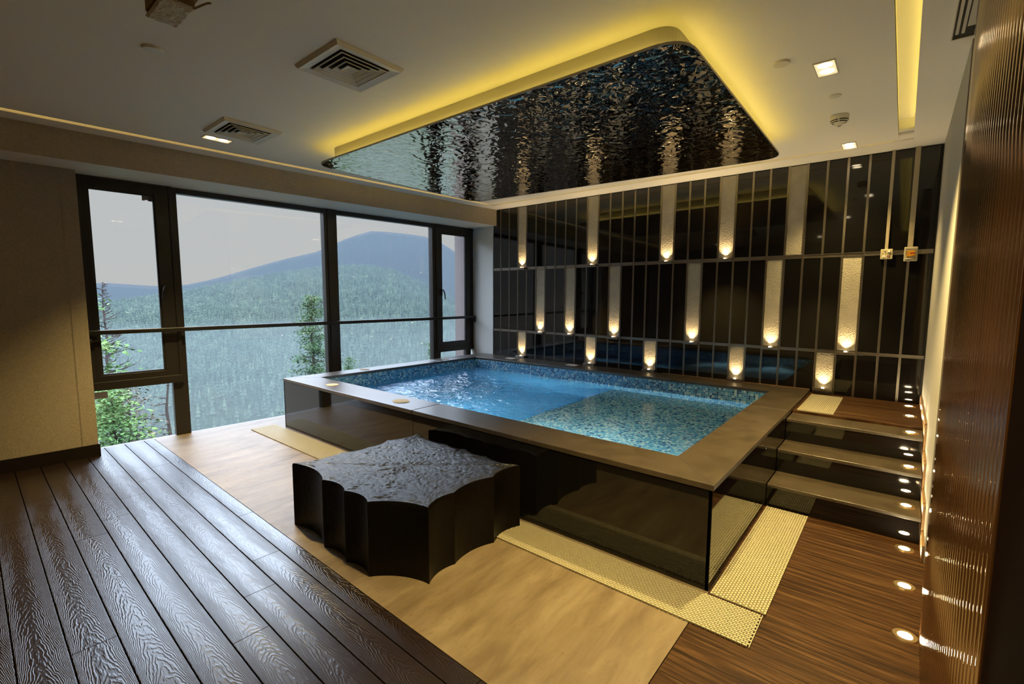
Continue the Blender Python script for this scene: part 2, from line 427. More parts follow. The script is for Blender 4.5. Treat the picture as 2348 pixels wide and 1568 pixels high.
# back wall: black granite tiles, steel trims, stone panels
J = [-4.971,-4.813,-4.643,-4.475,-4.310,-4.140,-3.970,-3.801,-3.632,-3.463,-3.293,-3.125,-2.955,-2.786,-2.620,-2.453,-2.287,-2.118,-1.951,-1.785,-1.620,-1.455,-1.292,-1.130,-.966,-.803,-.640,-.477,-.315,-.148,.012,.175]
ROWS = [(.52,.942,.975),(.975,1.873,1.915),(1.915,2.79,2.80)]   # row bottom, tile top, trim top
STONE = {0:[3,10,15,21,26], 1:[5,8,12,18,23,27], 2:[3,10,16,20,24]}
wb = MB(); wb.box((-4.975,YB+.012,-.06),(XR+.12,YB+.2,3.0))
wall_back = structure(wb.build('wall_back', M['dark_void']))
tl = MB(); st = MB()
for r, (z0, z1, z2) in enumerate(ROWS):
    for k in range(len(J)-1):
        a, c_ = J[k]+.0095, J[k+1]-.0095
        if k in STONE[r]:
            sp = MB(); sp.box((a,YB+.004,z0+.002),(c_,YB+.03,z1)); sp.build('stone_panel', M['stone_panel'], wall_back)
        else:
            tl.box((a,YB,z0+.002),(c_,YB+.03,z1))
    if r < 2:
        st.box((J[0],YB-.003,z1+.002),(J[-1],YB+.02,z1+.008)); st.box((J[0],YB+.004,z1+.006),(J[-1],YB+.02,z2-.004)); st.box((J[0],YB-.003,z2-.007),(J[-1],YB+.02,z2-.001))
for k, x in enumerate(J[1:-1]):
    st.box((x-.0095,YB-.004,.52),(x-.0055,YB+.02,2.80)); st.box((x+.0055,YB-.004,.52),(x+.0095,YB+.02,2.80)); st.box((x-.006,YB+.003,.52),(x+.006,YB+.02,2.80))
tl.build('granite_tiling', M['black_granite'], wall_back, bevel=.0012)
st.build('steel_trim', M['steel'], wall_back)

# window wall: left pier wall, wallpapered beam, reveal, exterior pier
b = MB(); b.wbox(CL,CG-.25,-2.9,.462,-.06,3.0); lw = structure(b.build('wall_left', M['wallpaper']))
b = MB(); b.wbox(CL-.001,CL+.0025,.350,.3535,.13,2.58); b.wbox(CL-.001,CL+.0025,.3555,.358,.13,2.58); b.build('seam_bead', M['wallpaper'], lw)
b = MB()
pb = [W(CB,-2.9,2.562),W(CB,6.2,2.562),W(CB,6.2,3.0),W(CB,-2.9,3.0),W(CG-.2,-2.9,2.60),W(CG-.2,6.2,2.60),W(CG-.2,6.2,3.0),W(CG-.2,-2.9,3.0)]
b.add(pb, [(0,1,2,3)], 0); b.add(pb, [(4,5,1,0)], 1); b.add(pb, [(7,6,5,4),(3,2,6,7),(1,5,6,2),(0,3,7,4)], 0)
structure(b.build('wall_beam', [M['wallpaper'], M['plaster']]))
rx0, rx1 = (-4.972,5.535), W(CG-.2,5.385)[:2]
b = MB(); b.prism([rx0, (-4.972,5.75), (-6.2,6.15), rx1], -.06, 3.0)
structure(b.build('wall_reveal', M['plaster']))
b = MB(); b.wbox(CL+.012,CL-.28,-2.9,.474,0,.115); structure(b.build('baseboard_left', M['baseboard'], bevel=.003))
b = MB(); b.wbox(-6.35,-7.0,5.83,6.9,-6,4.2); structure(b.build('wall_exterior', M['pier']))
b = MB(); b.wbox(CG-.005,CG-.20,.2,5.7,-.65,-.16); structure(b.build('wall_sill', M['pier']))
# right wall
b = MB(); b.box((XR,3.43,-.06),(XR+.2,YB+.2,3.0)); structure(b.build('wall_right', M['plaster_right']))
b = MB(); b.box((XR+.04,YF-.1,-.06),(XR+.24,3.43,3.0)); structure(b.build('wall_right', M['dark_wood']))
b = MB(); b.box((-6.4,YF-.2,-.06),(XR+.24,YF,3.0)); structure(b.build('wall_front', M['wallpaper']))

# ceiling with slots
gx0, gx1 = -5.06, -4.985                # groove along the window
ty0, ty1 = 5.185, 5.25                  # groove along the tiles
sx0, sx1, sy1 = -.118, -.02, 5.05       # cove slot
b = MB()
mainpoly = [(wl(gx1,YF),YF),(sx0,YF),(sx0,ty0),(wl(gx1,ty0),ty0)]
b.prism(mainpoly, ZC, ZC+.05)
b.prism([(wl(CB,YF),YF),(wl(gx0,YF),YF),(wl(gx0,YB),YB),(wl(CB,YB),YB)], ZC, ZC+.05)
b.prism([(wl(gx0,ty1),ty1),(XR+.05,ty1),(XR+.05,YB+.02),(wl(gx0,YB),YB+.02)], ZC, ZC+.05)
b.prism([(sx1,YF),(XR+.05,YF),(XR+.05,ty1),(sx1,ty1)], ZC, ZC+.05)
b.box((sx0-.02,5.10,ZC+.012),(sx1+.02,ty1+.02,ZC+.06))
b.box((sx0-.02,sy1,ZC+.035),(sx1+.097,5.11,ZC+.14))
b.box((sx0-.02,YF,ZC+.12),(sx1+.02,sy1,ZC+.14)); b.box((sx0-.012,YF,ZC+.02),(sx0,sy1,ZC+.13)); b.box((sx1+.085,YF,ZC+.02),(sx1+.097,sy1,ZC+.13)); b.box((sx1,YF,ZC+.12),(sx1+.097,sy1,ZC+.14)); b.box((sx1,sy1,ZC+.035),(sx1+.097,sy1+.05,ZC+.14))
b.box((-6.6,YF-.2,ZC+.15),(XR+.3,6.3,ZC+.25))
b.prism([(wl(gx0-.03,YF),YF),(wl(gx1+.03,YF),YF),(wl(gx1+.03,YB),YB),(wl(gx0-.03,YB),YB)], ZC+.045, ZC+.06)
b.box((wl(gx0,ty0),ty0-.03,ZC+.045),(sx1,ty1+.03,ZC+.06))
ceil = structure(b.build('ceiling', M['ceiling']))
b = MB(); b.prism([(wl(gx0+.004,YF+.2),YF+.2),(wl(gx0+.03,YF+.2),YF+.2),(wl(gx0+.03,ty0),ty0),(wl(gx0+.004,ty0),ty0)], ZC+.03, ZC+.044)
b.build('led_tape', M['led_groove'], ceil)
b = MB(); b.box((-4.6,ty1-.022,ZC+.03),(sx0-.01,ty1-.004,ZC+.044)); b.build('led_tape', M['led_groove'], ceil)
b = MB(); b.box((sx1+.04,YF+.1,ZC+.052),(sx1+.06,sy1-.03,ZC+.062)); b.build('led_tape', M['led'], ceil)

# ------------------------------------------------------------------ window
win = structure(empty('window_1', W(CG,2.9,0), None, None))
def bar(name, boxes, m='frame', bev=.003, par=None):
    b = MB()
    for q in boxes: b.wbox(*q)
    return b.build(name, M[m], par or win, bevel=bev)
ci, cm, cx = CG+.055, CG+.02, CG-.06      # room face of posts, of panes' beads, outside face
bar('mullion', [(cm,cx,1.110,1.244,0,2.61)])
bar('mullion', [(cm+.02,cx,2.795,2.968,0,2.612),(cm+.035,cx,2.835,2.93,0,2.60)])
bar('mullion', [(cm+.02,cx,4.500,4.640,0,2.612)])
bar('head_rail', [(cm,cx,1.244,4.5,2.535,2.612)])
bar('jamb', [(cm,cx,5.20,5.30,0,.60)])
bar('sill_rail', [(cm-.016,cx,.456,5.38,-.04,-.003)])
def casement(t0,t1,z0,z1,p0,p1,q0,q1,hside):
    fr = bar('casement_frame', [(ci,cx,t0,t0+.035,z0,z1),(ci,cx,t1-.035,t1,z0,z1),(ci,cx,t0+.035,t1-.035,z1-.05,z1),(ci,cx,t0+.035,t1-.035,z0,z0+.06)])
    bar('sash', [(ci-.012,cm,t0+.035,p0,z0+.06,z1-.05),(ci-.012,cm,p1,t1-.035,z0+.06,z1-.05),(ci-.012,cm,p0,p1,q1,z1-.05),(ci-.012,cm,p0,p1,z0+.06,q0)], par=fr)
    bar('bead', [(cm+.012,cm-.02,p0-.004,p0+.014,q0,q1),(cm+.012,cm-.02,p1-.014,p1+.004,q0,q1),(cm+.012,cm-.02,p0,p1,q1-.014,q1+.004),(cm+.012,cm-.02,p0,p1,q0-.004,q0+.014)], 'gasket', .001, fr)
    ht = hside; zh = 1.53
    h = MB(); h.wbox(ci+.012,ci-.014,ht-.014,ht+.014,zh-.035,zh+.06)
    h.tube([W(ci+.01,ht,zh+.045), W(ci+.045,ht,zh+.05), W(ci+.055,ht+(.02 if ht>3 else -.02),zh+.0), W(ci+.052,ht+(.035 if ht>3 else -.035),zh-.10)], [.011,.011,.010,.007], 8)
    h.build('handle', M['black_metal'], fr)
    return fr
casement(.470,1.205,.575,2.622,.548,1.055,.713,2.486,1.085)
casement(4.560,5.376,.594,2.60,4.677,5.186,.737,2.462,4.655)
for nm,(t0,t1,z0,z1) in dict(a=(.53,1.07,.70,2.50),b=(.456,1.11,0,.58),c=(1.24,2.80,0,2.54),d=(2.96,4.51,0,2.54),e=(4.66,5.20,.72,2.48),f=(4.63,5.21,0,.60)).items():
    bar('pane', [(CG-.012,CG-.020,t0,t1,z0,z1)], 'glass', 0)
bar('drip_rail', [(ci+.012,cm,.456,1.19,.575,.655)])
# stickers on the panes
b = MB(); b.wbox(CG-.0085,CG-.0115,.480,.582,.487,.552)
tag(b.build('sticker', M['label']), 'blank white paper sticker in the corner of the low window pane', 'sticker')
b = MB(); b.wbox(CG-.0085,CG-.0115,.962,1.05,2.435,2.474); b.wbox(CG-.0085,CG-.0115,.962,.985,2.428,2.436); b.wbox(CG-.0085,CG-.0115,1.01,1.05,2.426,2.436)
tag(b.build('sticker', M['grey_label']), 'torn grey sticker at the top of the left casement pane', 'sticker')

# handrail
hr = empty('handrail', W(-5.86,2.9,1.14), 'black steel handrail running across the whole window', 'handrail')
b = MB(); b.wbox(-5.885,-5.84,.464,5.335,1.115,1.158); b.build('rail', M['black_metal'], hr, bevel=.008)
for t, s in ((5.395,-1),(.468,1)):
    b = MB(); b.wbox(-5.872,-5.852,t-.10 if s<0 else t+.06,t-.08 if s<0 else t+.08,1.06,1.12); b.wbox(-5.872,-5.852,t-.10 if s<0 else t,t if s<0 else t+.08,1.048,1.066)
    if s<0: b.tube([W(-5.862,t-.04,1.057),W(-5.862,t+.02,1.057)],.022,14)
    else: b.tube([W(-5.862,t-.004,1.057),W(-5.862,t+.02,1.057)],.022,14)
    b.build('bracket', M['black_metal'], hr)

# ------------------------------------------------------------------ pool
HP, HW = .565, .405
O = [(-5.30,2.377),(-.662,2.374),(-.666,5.515),(-5.215,5.53)]
I_ = [(-5.045,2.687),(-.960,2.690),(-.962,5.190),(-4.955,5.120)]
pool = empty('plunge_pool', (-2.9,3.9,0), 'raised plunge pool with blue mosaic lining and dark stone rim', 'pool')
def lerp(a,b_,t): return (a[0]+(b_[0]-a[0])*t, a[1]+(b_[1]-a[1])*t)
def slab(name, poly, z0=HP-.032, z1=HP, m='coping'):
    cx_ = sum(p[0] for p in poly)/len(poly); cy_ = sum(p[1] for p in poly)/len(poly)
    q = [(p[0]+(cx_-p[0])*.0, p[1]) for p in poly]
    b = MB(); b.prism(q, z0, z1); return b.build(name, M[m], pool, bevel=.004)
def run(A, B, C_, D, cuts):
    """stone slabs between outer edge A-B and inner edge D-C, cut at fractions"""
    ts = [0]+cuts+[1]
    for i in range(len(ts)-1):
        e0 = .0007 if i else 0; e1 = .0007 if i < len(ts)-2 else 0
        slab('coping_slab', [lerp(A,B,ts[i]+e0), lerp(A,B,ts[i+1]-e1), lerp(D,C_,ti(ts[i+1],A,B,D,C_)-e1), lerp(D,C_,ti(ts[i],A,B,D,C_)+e0)])
def ti(t,A,B,D,C_):
    if t in (0,1): return t
    x = lerp(A,B,t)
    ax = 0 if abs(B[0]-A[0])>abs(B[1]-A[1]) else 1
    return (x[ax]-D[ax])/(C_[ax]-D[ax])
run(O[0],O[1],I_[1],I_[0],[.491,.751])
run(O[1],O[2],I_[2],I_[1],[.383,.634])
run(O[2],O[3],I_[3],I_[2],[.28,.52,.77])
run(O[3],O[0],I_[0],I_[3],[.35,.68])
t_ = .02
def side(name, A, B, inw, z1=HP-.034):
    b = MB(); b.prism([A,B,(B[0]+inw[0],B[1]+inw[1]),(A[0]+inw[0],A[1]+inw[1])], 0, z1); return b.build(name, M['black_gloss'], pool, bevel=.0015)
fy = 2.380
side('front_panel', (-5.294,fy), (-3.015,fy), (0,t_)); side('front_panel', (-3.0125,fy), (-.668,fy), (0,t_))
side('side_panel', (-.667,fy), (-.667,3.585), (-t_,0)); side('side_panel', (-.667,3.588), (-.669,5.50), (-t_,0))
side('side_panel', (-5.294,fy), (-5.21,5.5), (t_,0))
# mosaic basin: walls, shallow bench on the right, deep part on the left
b = MB()
zt = HP-.032
def wq(p, q, z0, z1): b.add([(p[0],p[1],z0),(q[0],q[1],z0),(q[0],q[1],z1),(p[0],p[1],z1)], [(0,1,2,3)])
for k in range(4):
    p, q = I_[k], I_[(k+1)%4]
    wq(q, p, ZDP, zt) if False else wq(p, q, ZDP, zt)
b.add([(-5.05,2.68,ZDP),(XBN,2.68,ZDP),(XBN,5.2,ZDP),(-5.05,5.2,ZDP)], [(0,1,2,3)])
b.add([(XBN,2.68,ZBN),(-.955,2.68,ZBN),(-.955,5.2,ZBN),(XBN,5.2,ZBN)], [(0,1,2,3)])
b.add([(XBN,2.68,ZDP),(XBN,5.2,ZDP),(XBN,5.2,ZBN),(XBN,2.68,ZBN)], [(0,3,2,1)])
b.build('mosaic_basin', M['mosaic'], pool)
nx, ny = 320, 200
b = MB(); vs = []; 
for j in range(ny+1):
    for i in range(nx+1):
        u, v = i/nx, j/ny
        x = -5.05+u*4.095; y = 2.682+v*2.512
        stir = min(1.0, max(.06, (-2.45-x)/1.1))
        h = .012*stir*noise.fractal(Vector((x*2.6,y*3.2,.3)), 1.0, 2.0, 2) + .0045*stir*noise.fractal(Vector((x*6.5+.6*noise.noise(Vector((x*3,y*3,9))),y*8,2.0)),.9,2.0,3)
        vs.append((x,y,HW+h+.0015*noise.noise(Vector((x*5,y*6,5)))))
fs = [(j*(nx+1)+i, j*(nx+1)+i+1, (j+1)*(nx+1)+i+1, (j+1)*(nx+1)+i) for j in range(ny) for i in range(nx)]
b.add(vs, fs); b.build('water', M['water'], pool, smooth=True)
# underwater lamps added on the unseen near inner wall to brighten the water
for k,(x,z_) in enumerate(((-4.35,.28),(-3.35,.28),(-2.2,.30),(-1.45,.30))):
    e = empty('added_pool_lamp', (x,2.695,z_), 'added round underwater lamp, out of view in the near pool wall, number %s along from the window' % ('one','two','three','four')[k], 'pool lamp', 'added underwater pool lamps')
    b = MB(); b.lathe([(.028,0),(.028,.006),(.040,.006),(.044,0)], (0,0,0), 20); o = b.build('ring', M['steel'], e); o.matrix_parent_inverse = Matrix.Identity(4); o.rotation_euler = (-PI/2,0,0)
    b = MB(); b.lathe([(0,.007),(.027,.004)], (0,0,0), 20); o = b.build('lens', M['lens_added_pool'], e); o.matrix_parent_inverse = Matrix.Identity(4); o.rotation_euler = (-PI/2,0,0)
    l = bpy.data.lights.new('added_pool_beam','SPOT'); l.energy = 95 if k<2 else 100; l.color = (.80,.95,1.0) if k<2 else (.95,1.0,.95); l.spot_size = math.radians(84) if k<2 else math.radians(112); l.spot_blend = .6; l.shadow_soft_size = .03
    lo = bpy.data.objects.new('added_pool_beam', l); COL.objects.link(lo); lo.parent = e; lo.location = (0,.03,0); lo.rotation_euler = Vector((0,1,-.6 if k<2 else -.8)).to_track_quat('-Z','Y').to_euler()
# narrow timber strip between the coping and the tiles
b = MB(); b.prism([(-2.2,5.523),(-.668,5.517),(-.668,5.538),(-2.2,5.538)], .50, .566); structure(b.build('trim_1', M['skirt']))
# cover plates on the rim
caps = [(-4.513,2.526,.075,'plaster_cap','round plaster patch on the front pool rim, the one nearest the window'),
        (-3.352,2.521,.085,'plaster_cap','round plaster patch on the front pool rim, behind the black stool'),
        (-5.155,3.324,.07,'plaster_cap','faint plaster patch on the window-side pool rim, nearer the front'),
        (-5.105,4.639,.07,'plaster_cap','faint plaster patch on the window-side pool rim, nearer the tiled wall')]
for x,y,r,m,lb in caps:
    b = MB(); pr_ = [(x+r*(1+.12*noise.noise(Vector((k*.9,x*9,0))))*math.cos(2*PI*k/20), y+.8*r*(1+.15*noise.noise(Vector((k*.8,y*9,4))))*math.sin(2*PI*k/20)) for k in range(20)]
    b.prism(pr_, HP, HP+.004); b.prism([(x+(p[0]-x)*.7, y+(p[1]-y)*.7) for p in pr_], HP+.004, HP+.006)
    tag(b.build('cover_patch', M[m]), lb, 'cover patch', 'patched holes in the pool rim')
for x,y,lb in [(-4.423,5.318,'square white cover tile on the rear pool rim, the one nearer the window'),(-3.366,5.338,'square white cover tile on the rear pool rim, the one farther from the window')]:
    b = MB(); b.box((x-.075,y-.05,HP),(x+.075,y+.05,HP+.006)); tag(b.build('cover_tile', M['tile_cap'], bevel=.002), lb, 'cover tile', 'white cover tiles on the rear rim')

# ------------------------------------------------------------------ steps and upper deck
SZ = [.165,.340,.515]; SY = [3.668,3.985,4.285]; XS0, XS1 = -.664, .172
ZD, YD = .535, 4.55
steps = empty('pool_steps', (-.25,4.0,0), 'three brown stone steps with black risers beside the pool', 'steps')
for k in range(3):
    zb = 0 if k==0 else SZ[k-1]
    yn = SY[k+1] if k<2 else YD
    b = MB(); b.box((XS0,SY[k]+.006,zb),(XS1,SY[k]+.026,SZ[k]-.022)); b.build('riser', M['black_gloss'], steps)
    b = MB(); b.box((XS0,SY[k],SZ[k]-.022),(XS1,yn+.02,SZ[k])); b.build('tread', M['coping'], steps, bevel=.003)
b = MB(); b.box((-.664,YD,SZ[2]-.04),(.172,YB-.004,ZD)); tag(b.build('raised_deck', M['deck_right'], bevel=.002), 'raised brown timber deck at the top of the steps', 'deck')
# timber skirting stepping up along the right wall
b = MB()
b.box((XR-.012,3.43,0),(XR,SY[0]+.03,.10))
for k in range(3):
    y1 = SY[k+1] if k<2 else YB-.004
    b.box((XR-.012,SY[k]-.02,SZ[k]-.10 if k else .0),(XR,SY[k]+.05,SZ[k]+.09)); b.box((XR-.012,SY[k]+.03,SZ[k]),(XR,y1,SZ[k]+.095 if k<2 else ZD+.085))
structure(b.build('baseboard_right', M['skirt'], bevel=.002))

# floor uplights
def uplight(loc, label):
    e = empty('floor_light', loc, label, 'floor light', 'round floor lights along the right wall')
    x,y,z = loc
    b = MB(); b.lathe([(.026,.0045),(.030,.006),(.044,.006),(.048,0)], loc, 28); b.build('ring', M['brass'], e, smooth=False)
    b = MB(); b.lathe([(.0,.0062),(.020,.0058),(.0285,.004)], loc, 28); b.build('lens', M['lens_floor'], e, smooth=True)
    return e
UL = [((.104,2.616,0),'round floor light on the wooden floor, nearest the bottom of the picture'),
      ((.102,3.084,0),'round floor light on the wooden floor, middle of the three below the steps'),
      ((.102,3.556,0),'round floor light on the wooden floor, right at the foot of the steps'),
      ((.100,3.845,SZ[0]),'round light set in the lowest stone step'),
      ((.104,4.135,SZ[1]),'round light set in the middle stone step'),
      ((.104,4.425,SZ[2]),'round light set in the top stone step'),
      ((.102,4.93,ZD),'round light in the raised timber deck, nearer the steps'),
      ((.10,5.375,ZD),'round light in the raised timber deck, nearer the tiled wall')]
for loc, lb in UL: uplight(loc, lb)

# ------------------------------------------------------------------ drainage mats
def drain_mat(x0,x1,y0,y1,z,along,label,wave=None):
    b = MB(); V = []; F = []
    px, pw, bl, bw = .0215, .0135, .0165, .0085
    L = (x1-x0) if along=='x' else (y1-y0); Wd = (y1-y0) if along=='x' else (x1-x0)
    nl, nw_ = int(L/px), int(Wd/pw)
    for j in range(nw_):
        for i in range(nl):
            a = (i+.5*(j%2))*px; c = (j+.5)*pw
            if a+bl > L: continue
            zz = z+.004
            if along=='x': b.box((x0+a,y0+c-bw/2,zz),(x0+a+bl,y0+c+bw/2,zz+.006))
            else:
                if wave: zz += wave(a,c)
                b.box((x0+c-bw/2,y0+a,zz),(x0+c+bw/2,y0+a+bl,zz+.006))
    for i in range(int(L/(px/2))):
        a = i*px/2+.004
        if along=='x': b.box((x0+a,y0+.003,z+.001),(x0+a+.0035,y1-.003,z+.0075))
        else: b.box((x0+.003,y0+a,z+.001),(x1-.003,y0+a+.0035,z+.0075))
    return tag(b.build('drainage_mat', M['mat'], loc=((x0+x1)/2,(y0+y1)/2,z)), label, 'mat', 'cream drainage mats around the pool')
drain_mat(-5.49,-.402,2.085,2.352,.001,'x','long cream drainage mat along the front of the pool')
drain_mat(-.655,-.398,2.362,3.655,.001,'y','cream drainage mat beside the pool leading to the lowest step')
drain_mat(-.635,-.375,YD+.01,5.40,ZD,'y','short cream drainage mat on the raised deck beside the pool rim')

# ------------------------------------------------------------------ stump stool
def stool():
    cusp = [(-2.972,1.366),(-2.565,1.348),(-2.322,1.346),(-2.10,1.347),(-1.802,1.510),(-1.836,1.725),(-1.822,2.036),(-1.822,2.288),(-2.10,2.275),(-2.308,2.290),(-2.50,2.282),(-2.884,2.330),(-2.912,2.053),(-2.88,1.867),(-2.925,1.682)]
    n = len(cusp); cx_, cy_ = -2.36, 1.83; pts = []
    for k in range(n):
        A, B_ = Vector(cusp[k]), Vector(cusp[(k+1)%n]); d = B_-A; L = d.length
        nrm = Vector((-d.y, d.x)).normalized()
        if nrm.dot(Vector((cx_,cy_))-A) < 0: nrm = -nrm
        dep = L*(.11 if L>.3 else .13)
        for s in range(14):
            t = s/14; pts.append(tuple(A+d*t+nrm*dep*math.sin(PI*t)**.8))
    m = len(pts); Ht = .418
    b = MB(); vs = []
    lev = [(0,1.0),(.10,1.0),(.20,1.0),(.30,1.0),(.39,1.0),(.407,.998),(Ht-.003,.990)]
    for z,s in lev:
        for p in pts:
            w = .004*noise.noise(Vector((p[0]*14,p[1]*14,z*9))) if 0<z<.4 else 0
            vs.append((cx_+(p[0]-cx_)*(s+w), cy_+(p[1]-cy_)*(s+w), z))
    nl = len(lev)
    fs = [(i*m+k, i*m+(k+1)%m, (i+1)*m+(k+1)%m, (i+1)*m+k) for i in range(nl-1) for k in range(m)]
    b.add(vs, fs, 0)
    rings = 64; vs = []
    for r in range(rings):
        s = .990*(1-r/rings)
        for p in pts:
            x, y = cx_+(p[0]-cx_)*s, cy_+(p[1]-cy_)*s
            wx = .05*noise.noise(Vector((x*9,y*9,3))); h = .0045*(1-abs(2*noise.noise(Vector(((x+wx)*20,(y+wx)*36,1.7)))))+.004*(1-abs(2*noise.noise(Vector(((x+wx)*46,(y-wx)*70,4.7)))))+.003*noise.noise(Vector((x*4,y*5,8)))-.004
            vs.append((x,y,Ht-.003+(min(1,r/3))*h+.004*min(1,r/4)))
    vs.append((cx_,cy_,Ht))
    fs = [(i*m+k, i*m+(k+1)%m, (i+1)*m+(k+1)%m, (i+1)*m+k) for i in range(rings-1) for k in range(m)]
    fs += [((rings-1)*m+k, (rings-1)*m+(k+1)%m, len(vs)-1) for k in range(m)]
    b.add(vs, fs, 1)
    o = b.build('stump_stool', [M['stump_side'],M['stump_top']], loc=(cx_,cy_,0))
    me = o.data
    bm = bmesh.new(); bm.from_mesh(me); bmesh.ops.remove_doubles(bm, verts=bm.verts, dist=.0004); bm.to_mesh(me); bm.free()
    me.polygons.foreach_set('use_smooth', [True]*len(me.polygons))
    try: me.set_sharp_from_angle(angle=math.radians(38))
    except Exception: pass
    return tag(o, 'big black tree-stump stool with scalloped sides in front of the pool', 'stool')
stool()

# ------------------------------------------------------------------ wall lights on ledges
def wall_light(x, z, label):
    e = empty('wall_light', (x,YB,z), label, 'wall light', 'small ledge uplights on the tiled wall')
    b = MB(); b.box((x-.082,YB-.055,z-.026),(x+.082,YB+.004,z-.0)); b.build('ledge', M['steel'], e, bevel=.002)
    b = MB(); b.lathe([(.0,.010),(.008,.009),(.013,.0055),(.013,0)], (x,YB-.026,z), 16); b.build('lens', M['lens_small'], e, smooth=True)
    l = bpy.data.lights.new('uplight_beam','SPOT'); l.energy = 8.0; l.color = (1.0,.70,.33); l.spot_size = math.radians(96); l.spot_blend = .9; l.shadow_soft_size = .008
    lo = bpy.data.objects.new('uplight_beam', l); COL.objects.link(lo); lo.parent = e
    lo.location = (0,-.030,.016)
    d = Vector((0,.12,1)).normalized(); lo.rotation_euler = d.to_track_quat('-Z','Y').to_euler()
    return e
ordn = ['first','second','third','fourth','fifth','sixth']
for r, nm in ((2,'top'),(1,'middle'),(0,'bottom')):
    ks = [k for k in STONE[r] if not (r==2 and k==24)]
    for q, k in enumerate(ks):
        z = {2:1.905,1:.966,0:.592}[r]
        wall_light((J[k]+J[k+1])/2, z, 'lit steel ledge light under the %s stone panel from the window, %s row' % (ordn[q], nm))

# control boxes with trunking
def rbox(b, x0,x1,y0,y1,z0,z1,mi=0): return b.box((x0,y0,z0),(x1,y1,z1),mi)
cb = empty('control_panel', (-.145,YB,1.88), 'cream control panel with white knob and two square buttons', 'control panel')
b = MB(); b.box((-.188,YB-.034,1.838),(-.100,YB+.001,1.928)); b.build('body', M['panel_cream'], cb, bevel=.006)
b = MB(); b.lathe([(.011,0),(.011,.006),(.009,.012),(0,.012)], (0,0,0), 18); kn = b.build('knob', M['white_plastic'], cb); kn.matrix_parent_inverse = Matrix.Identity(4); kn.location = (.018,-.034,.027); kn.rotation_euler = (PI/2,0,0)
b = MB(); b.box((-.155+.004,YB-.036,1.902),(-.160+.001,YB-.033,1.908)); [b.box((-.178+.0075*k,YB-.0348,1.8855),(-.178+.0075*k+.005,YB-.0335,1.8885)) for k in range(10) if k not in (2,)]; b.build('legend', M['ink'], cb)
b = MB(); b.box((-.171,YB-.037,1.853),(-.152,YB-.033,1.872)); s1 = b.build('button', M['white_plastic'], cb, bevel=.001)
b = MB(); b.box((-.1625,YB-.0378,1.857),(-.1605,YB-.0365,1.868)); b.build('mark', M['ink'], s1)
b = MB(); b.box((-.137,YB-.037,1.853),(-.118,YB-.033,1.872)); s2 = tag(b.build('button', M['dark_red'], cb, bevel=.001), 'dark red square button')
b = MB(); n_=16
for k in range(n_):
    a0, a1 = 2*PI*k/n_, 2*PI*(k+1)/n_
    P_ = lambda a,r: (-.1275+r*math.cos(a), 1.8625+r*1.3*math.sin(a))
    q = [P_(a0,.0022),P_(a1,.0022),P_(a1,.0042),P_(a0,.0042)]
    b.add([(x,YB-.0375,z) for x,z in q], [(0,1,2,3)])
b.build('mark', M['white_plastic'], s2)
iso = empty('isolator_switch', (.025,YB,1.88), 'grey isolator box with yellow plate and red rotary handle', 'switch')
b = MB(); b.box((-.022,YB-.036,1.812),(.072,YB-.004,1.938)); b.build('enclosure', M['enclosure_light'], iso, bevel=.006)
b = MB(); b.box((-.015,YB-.046,1.818),(.065,YB-.030,1.926)); cv = b.build('cover', M['enclosure'], iso, bevel=.003)
b = MB(); b.tube([(-.012,YB-.047,1.832),(.020,YB-.050,1.834),(.030,YB-.048,1.829)], .005, 8); b.build('clip', M['enclosure_light'], cv)
b = MB(); b.box((-.015,YB-.048,1.916),(.065,YB-.045,1.919)); b.build('lip', M['enclosure_light'], cv)
b = MB(); b.box((-.004,YB-.052,1.852),(.053,YB-.044,1.902)); pl = b.build('plate', M['yellow'], iso, bevel=.001)
b = MB(); 
b.box((.020,YB-.0785,1.8725),(.052,YB-.060,1.8835)); 
hd = b.build('handle', M['red'], pl, bevel=.002)
b = MB(); b.lathe([(.013,0),(.013,.012),(.010,.020),(0,.020)], (0,0,0), 20); kb = b.build('knob', M['red'], pl); kb.matrix_parent_inverse = PARINV['isolator_switch']; kb.location = (.025,YB-.052,1.878); kb.rotation_euler = (PI/2,0,0)
b = MB(); b.box((.004,YB-.0535,1.858),(.008,YB-.0515,1.862)); b.box((.006,YB-.0535,1.874),(.0085,YB-.0515,1.8765)); b.box((-.004,YB-.0535,1.868),(-.002,YB-.0515,1.90)); b.build('legend', M['ink'], pl)
b = MB(); b.box((-.160,YB-.022,1.926),(-.136,YB-.0045,2.80)); tag(b.build('cable_trunking', M['trunking'], bevel=.002), 'narrow beige cable trunking rising from the cream control panel', 'trunking')
b = MB(); b.box((-.002,YB-.026,1.938),(.036,YB-.0045,2.80)); tag(b.build('cable_trunking', M['trunking'], bevel=.002), 'wide beige cable trunking rising from the grey isolator box', 'trunking')

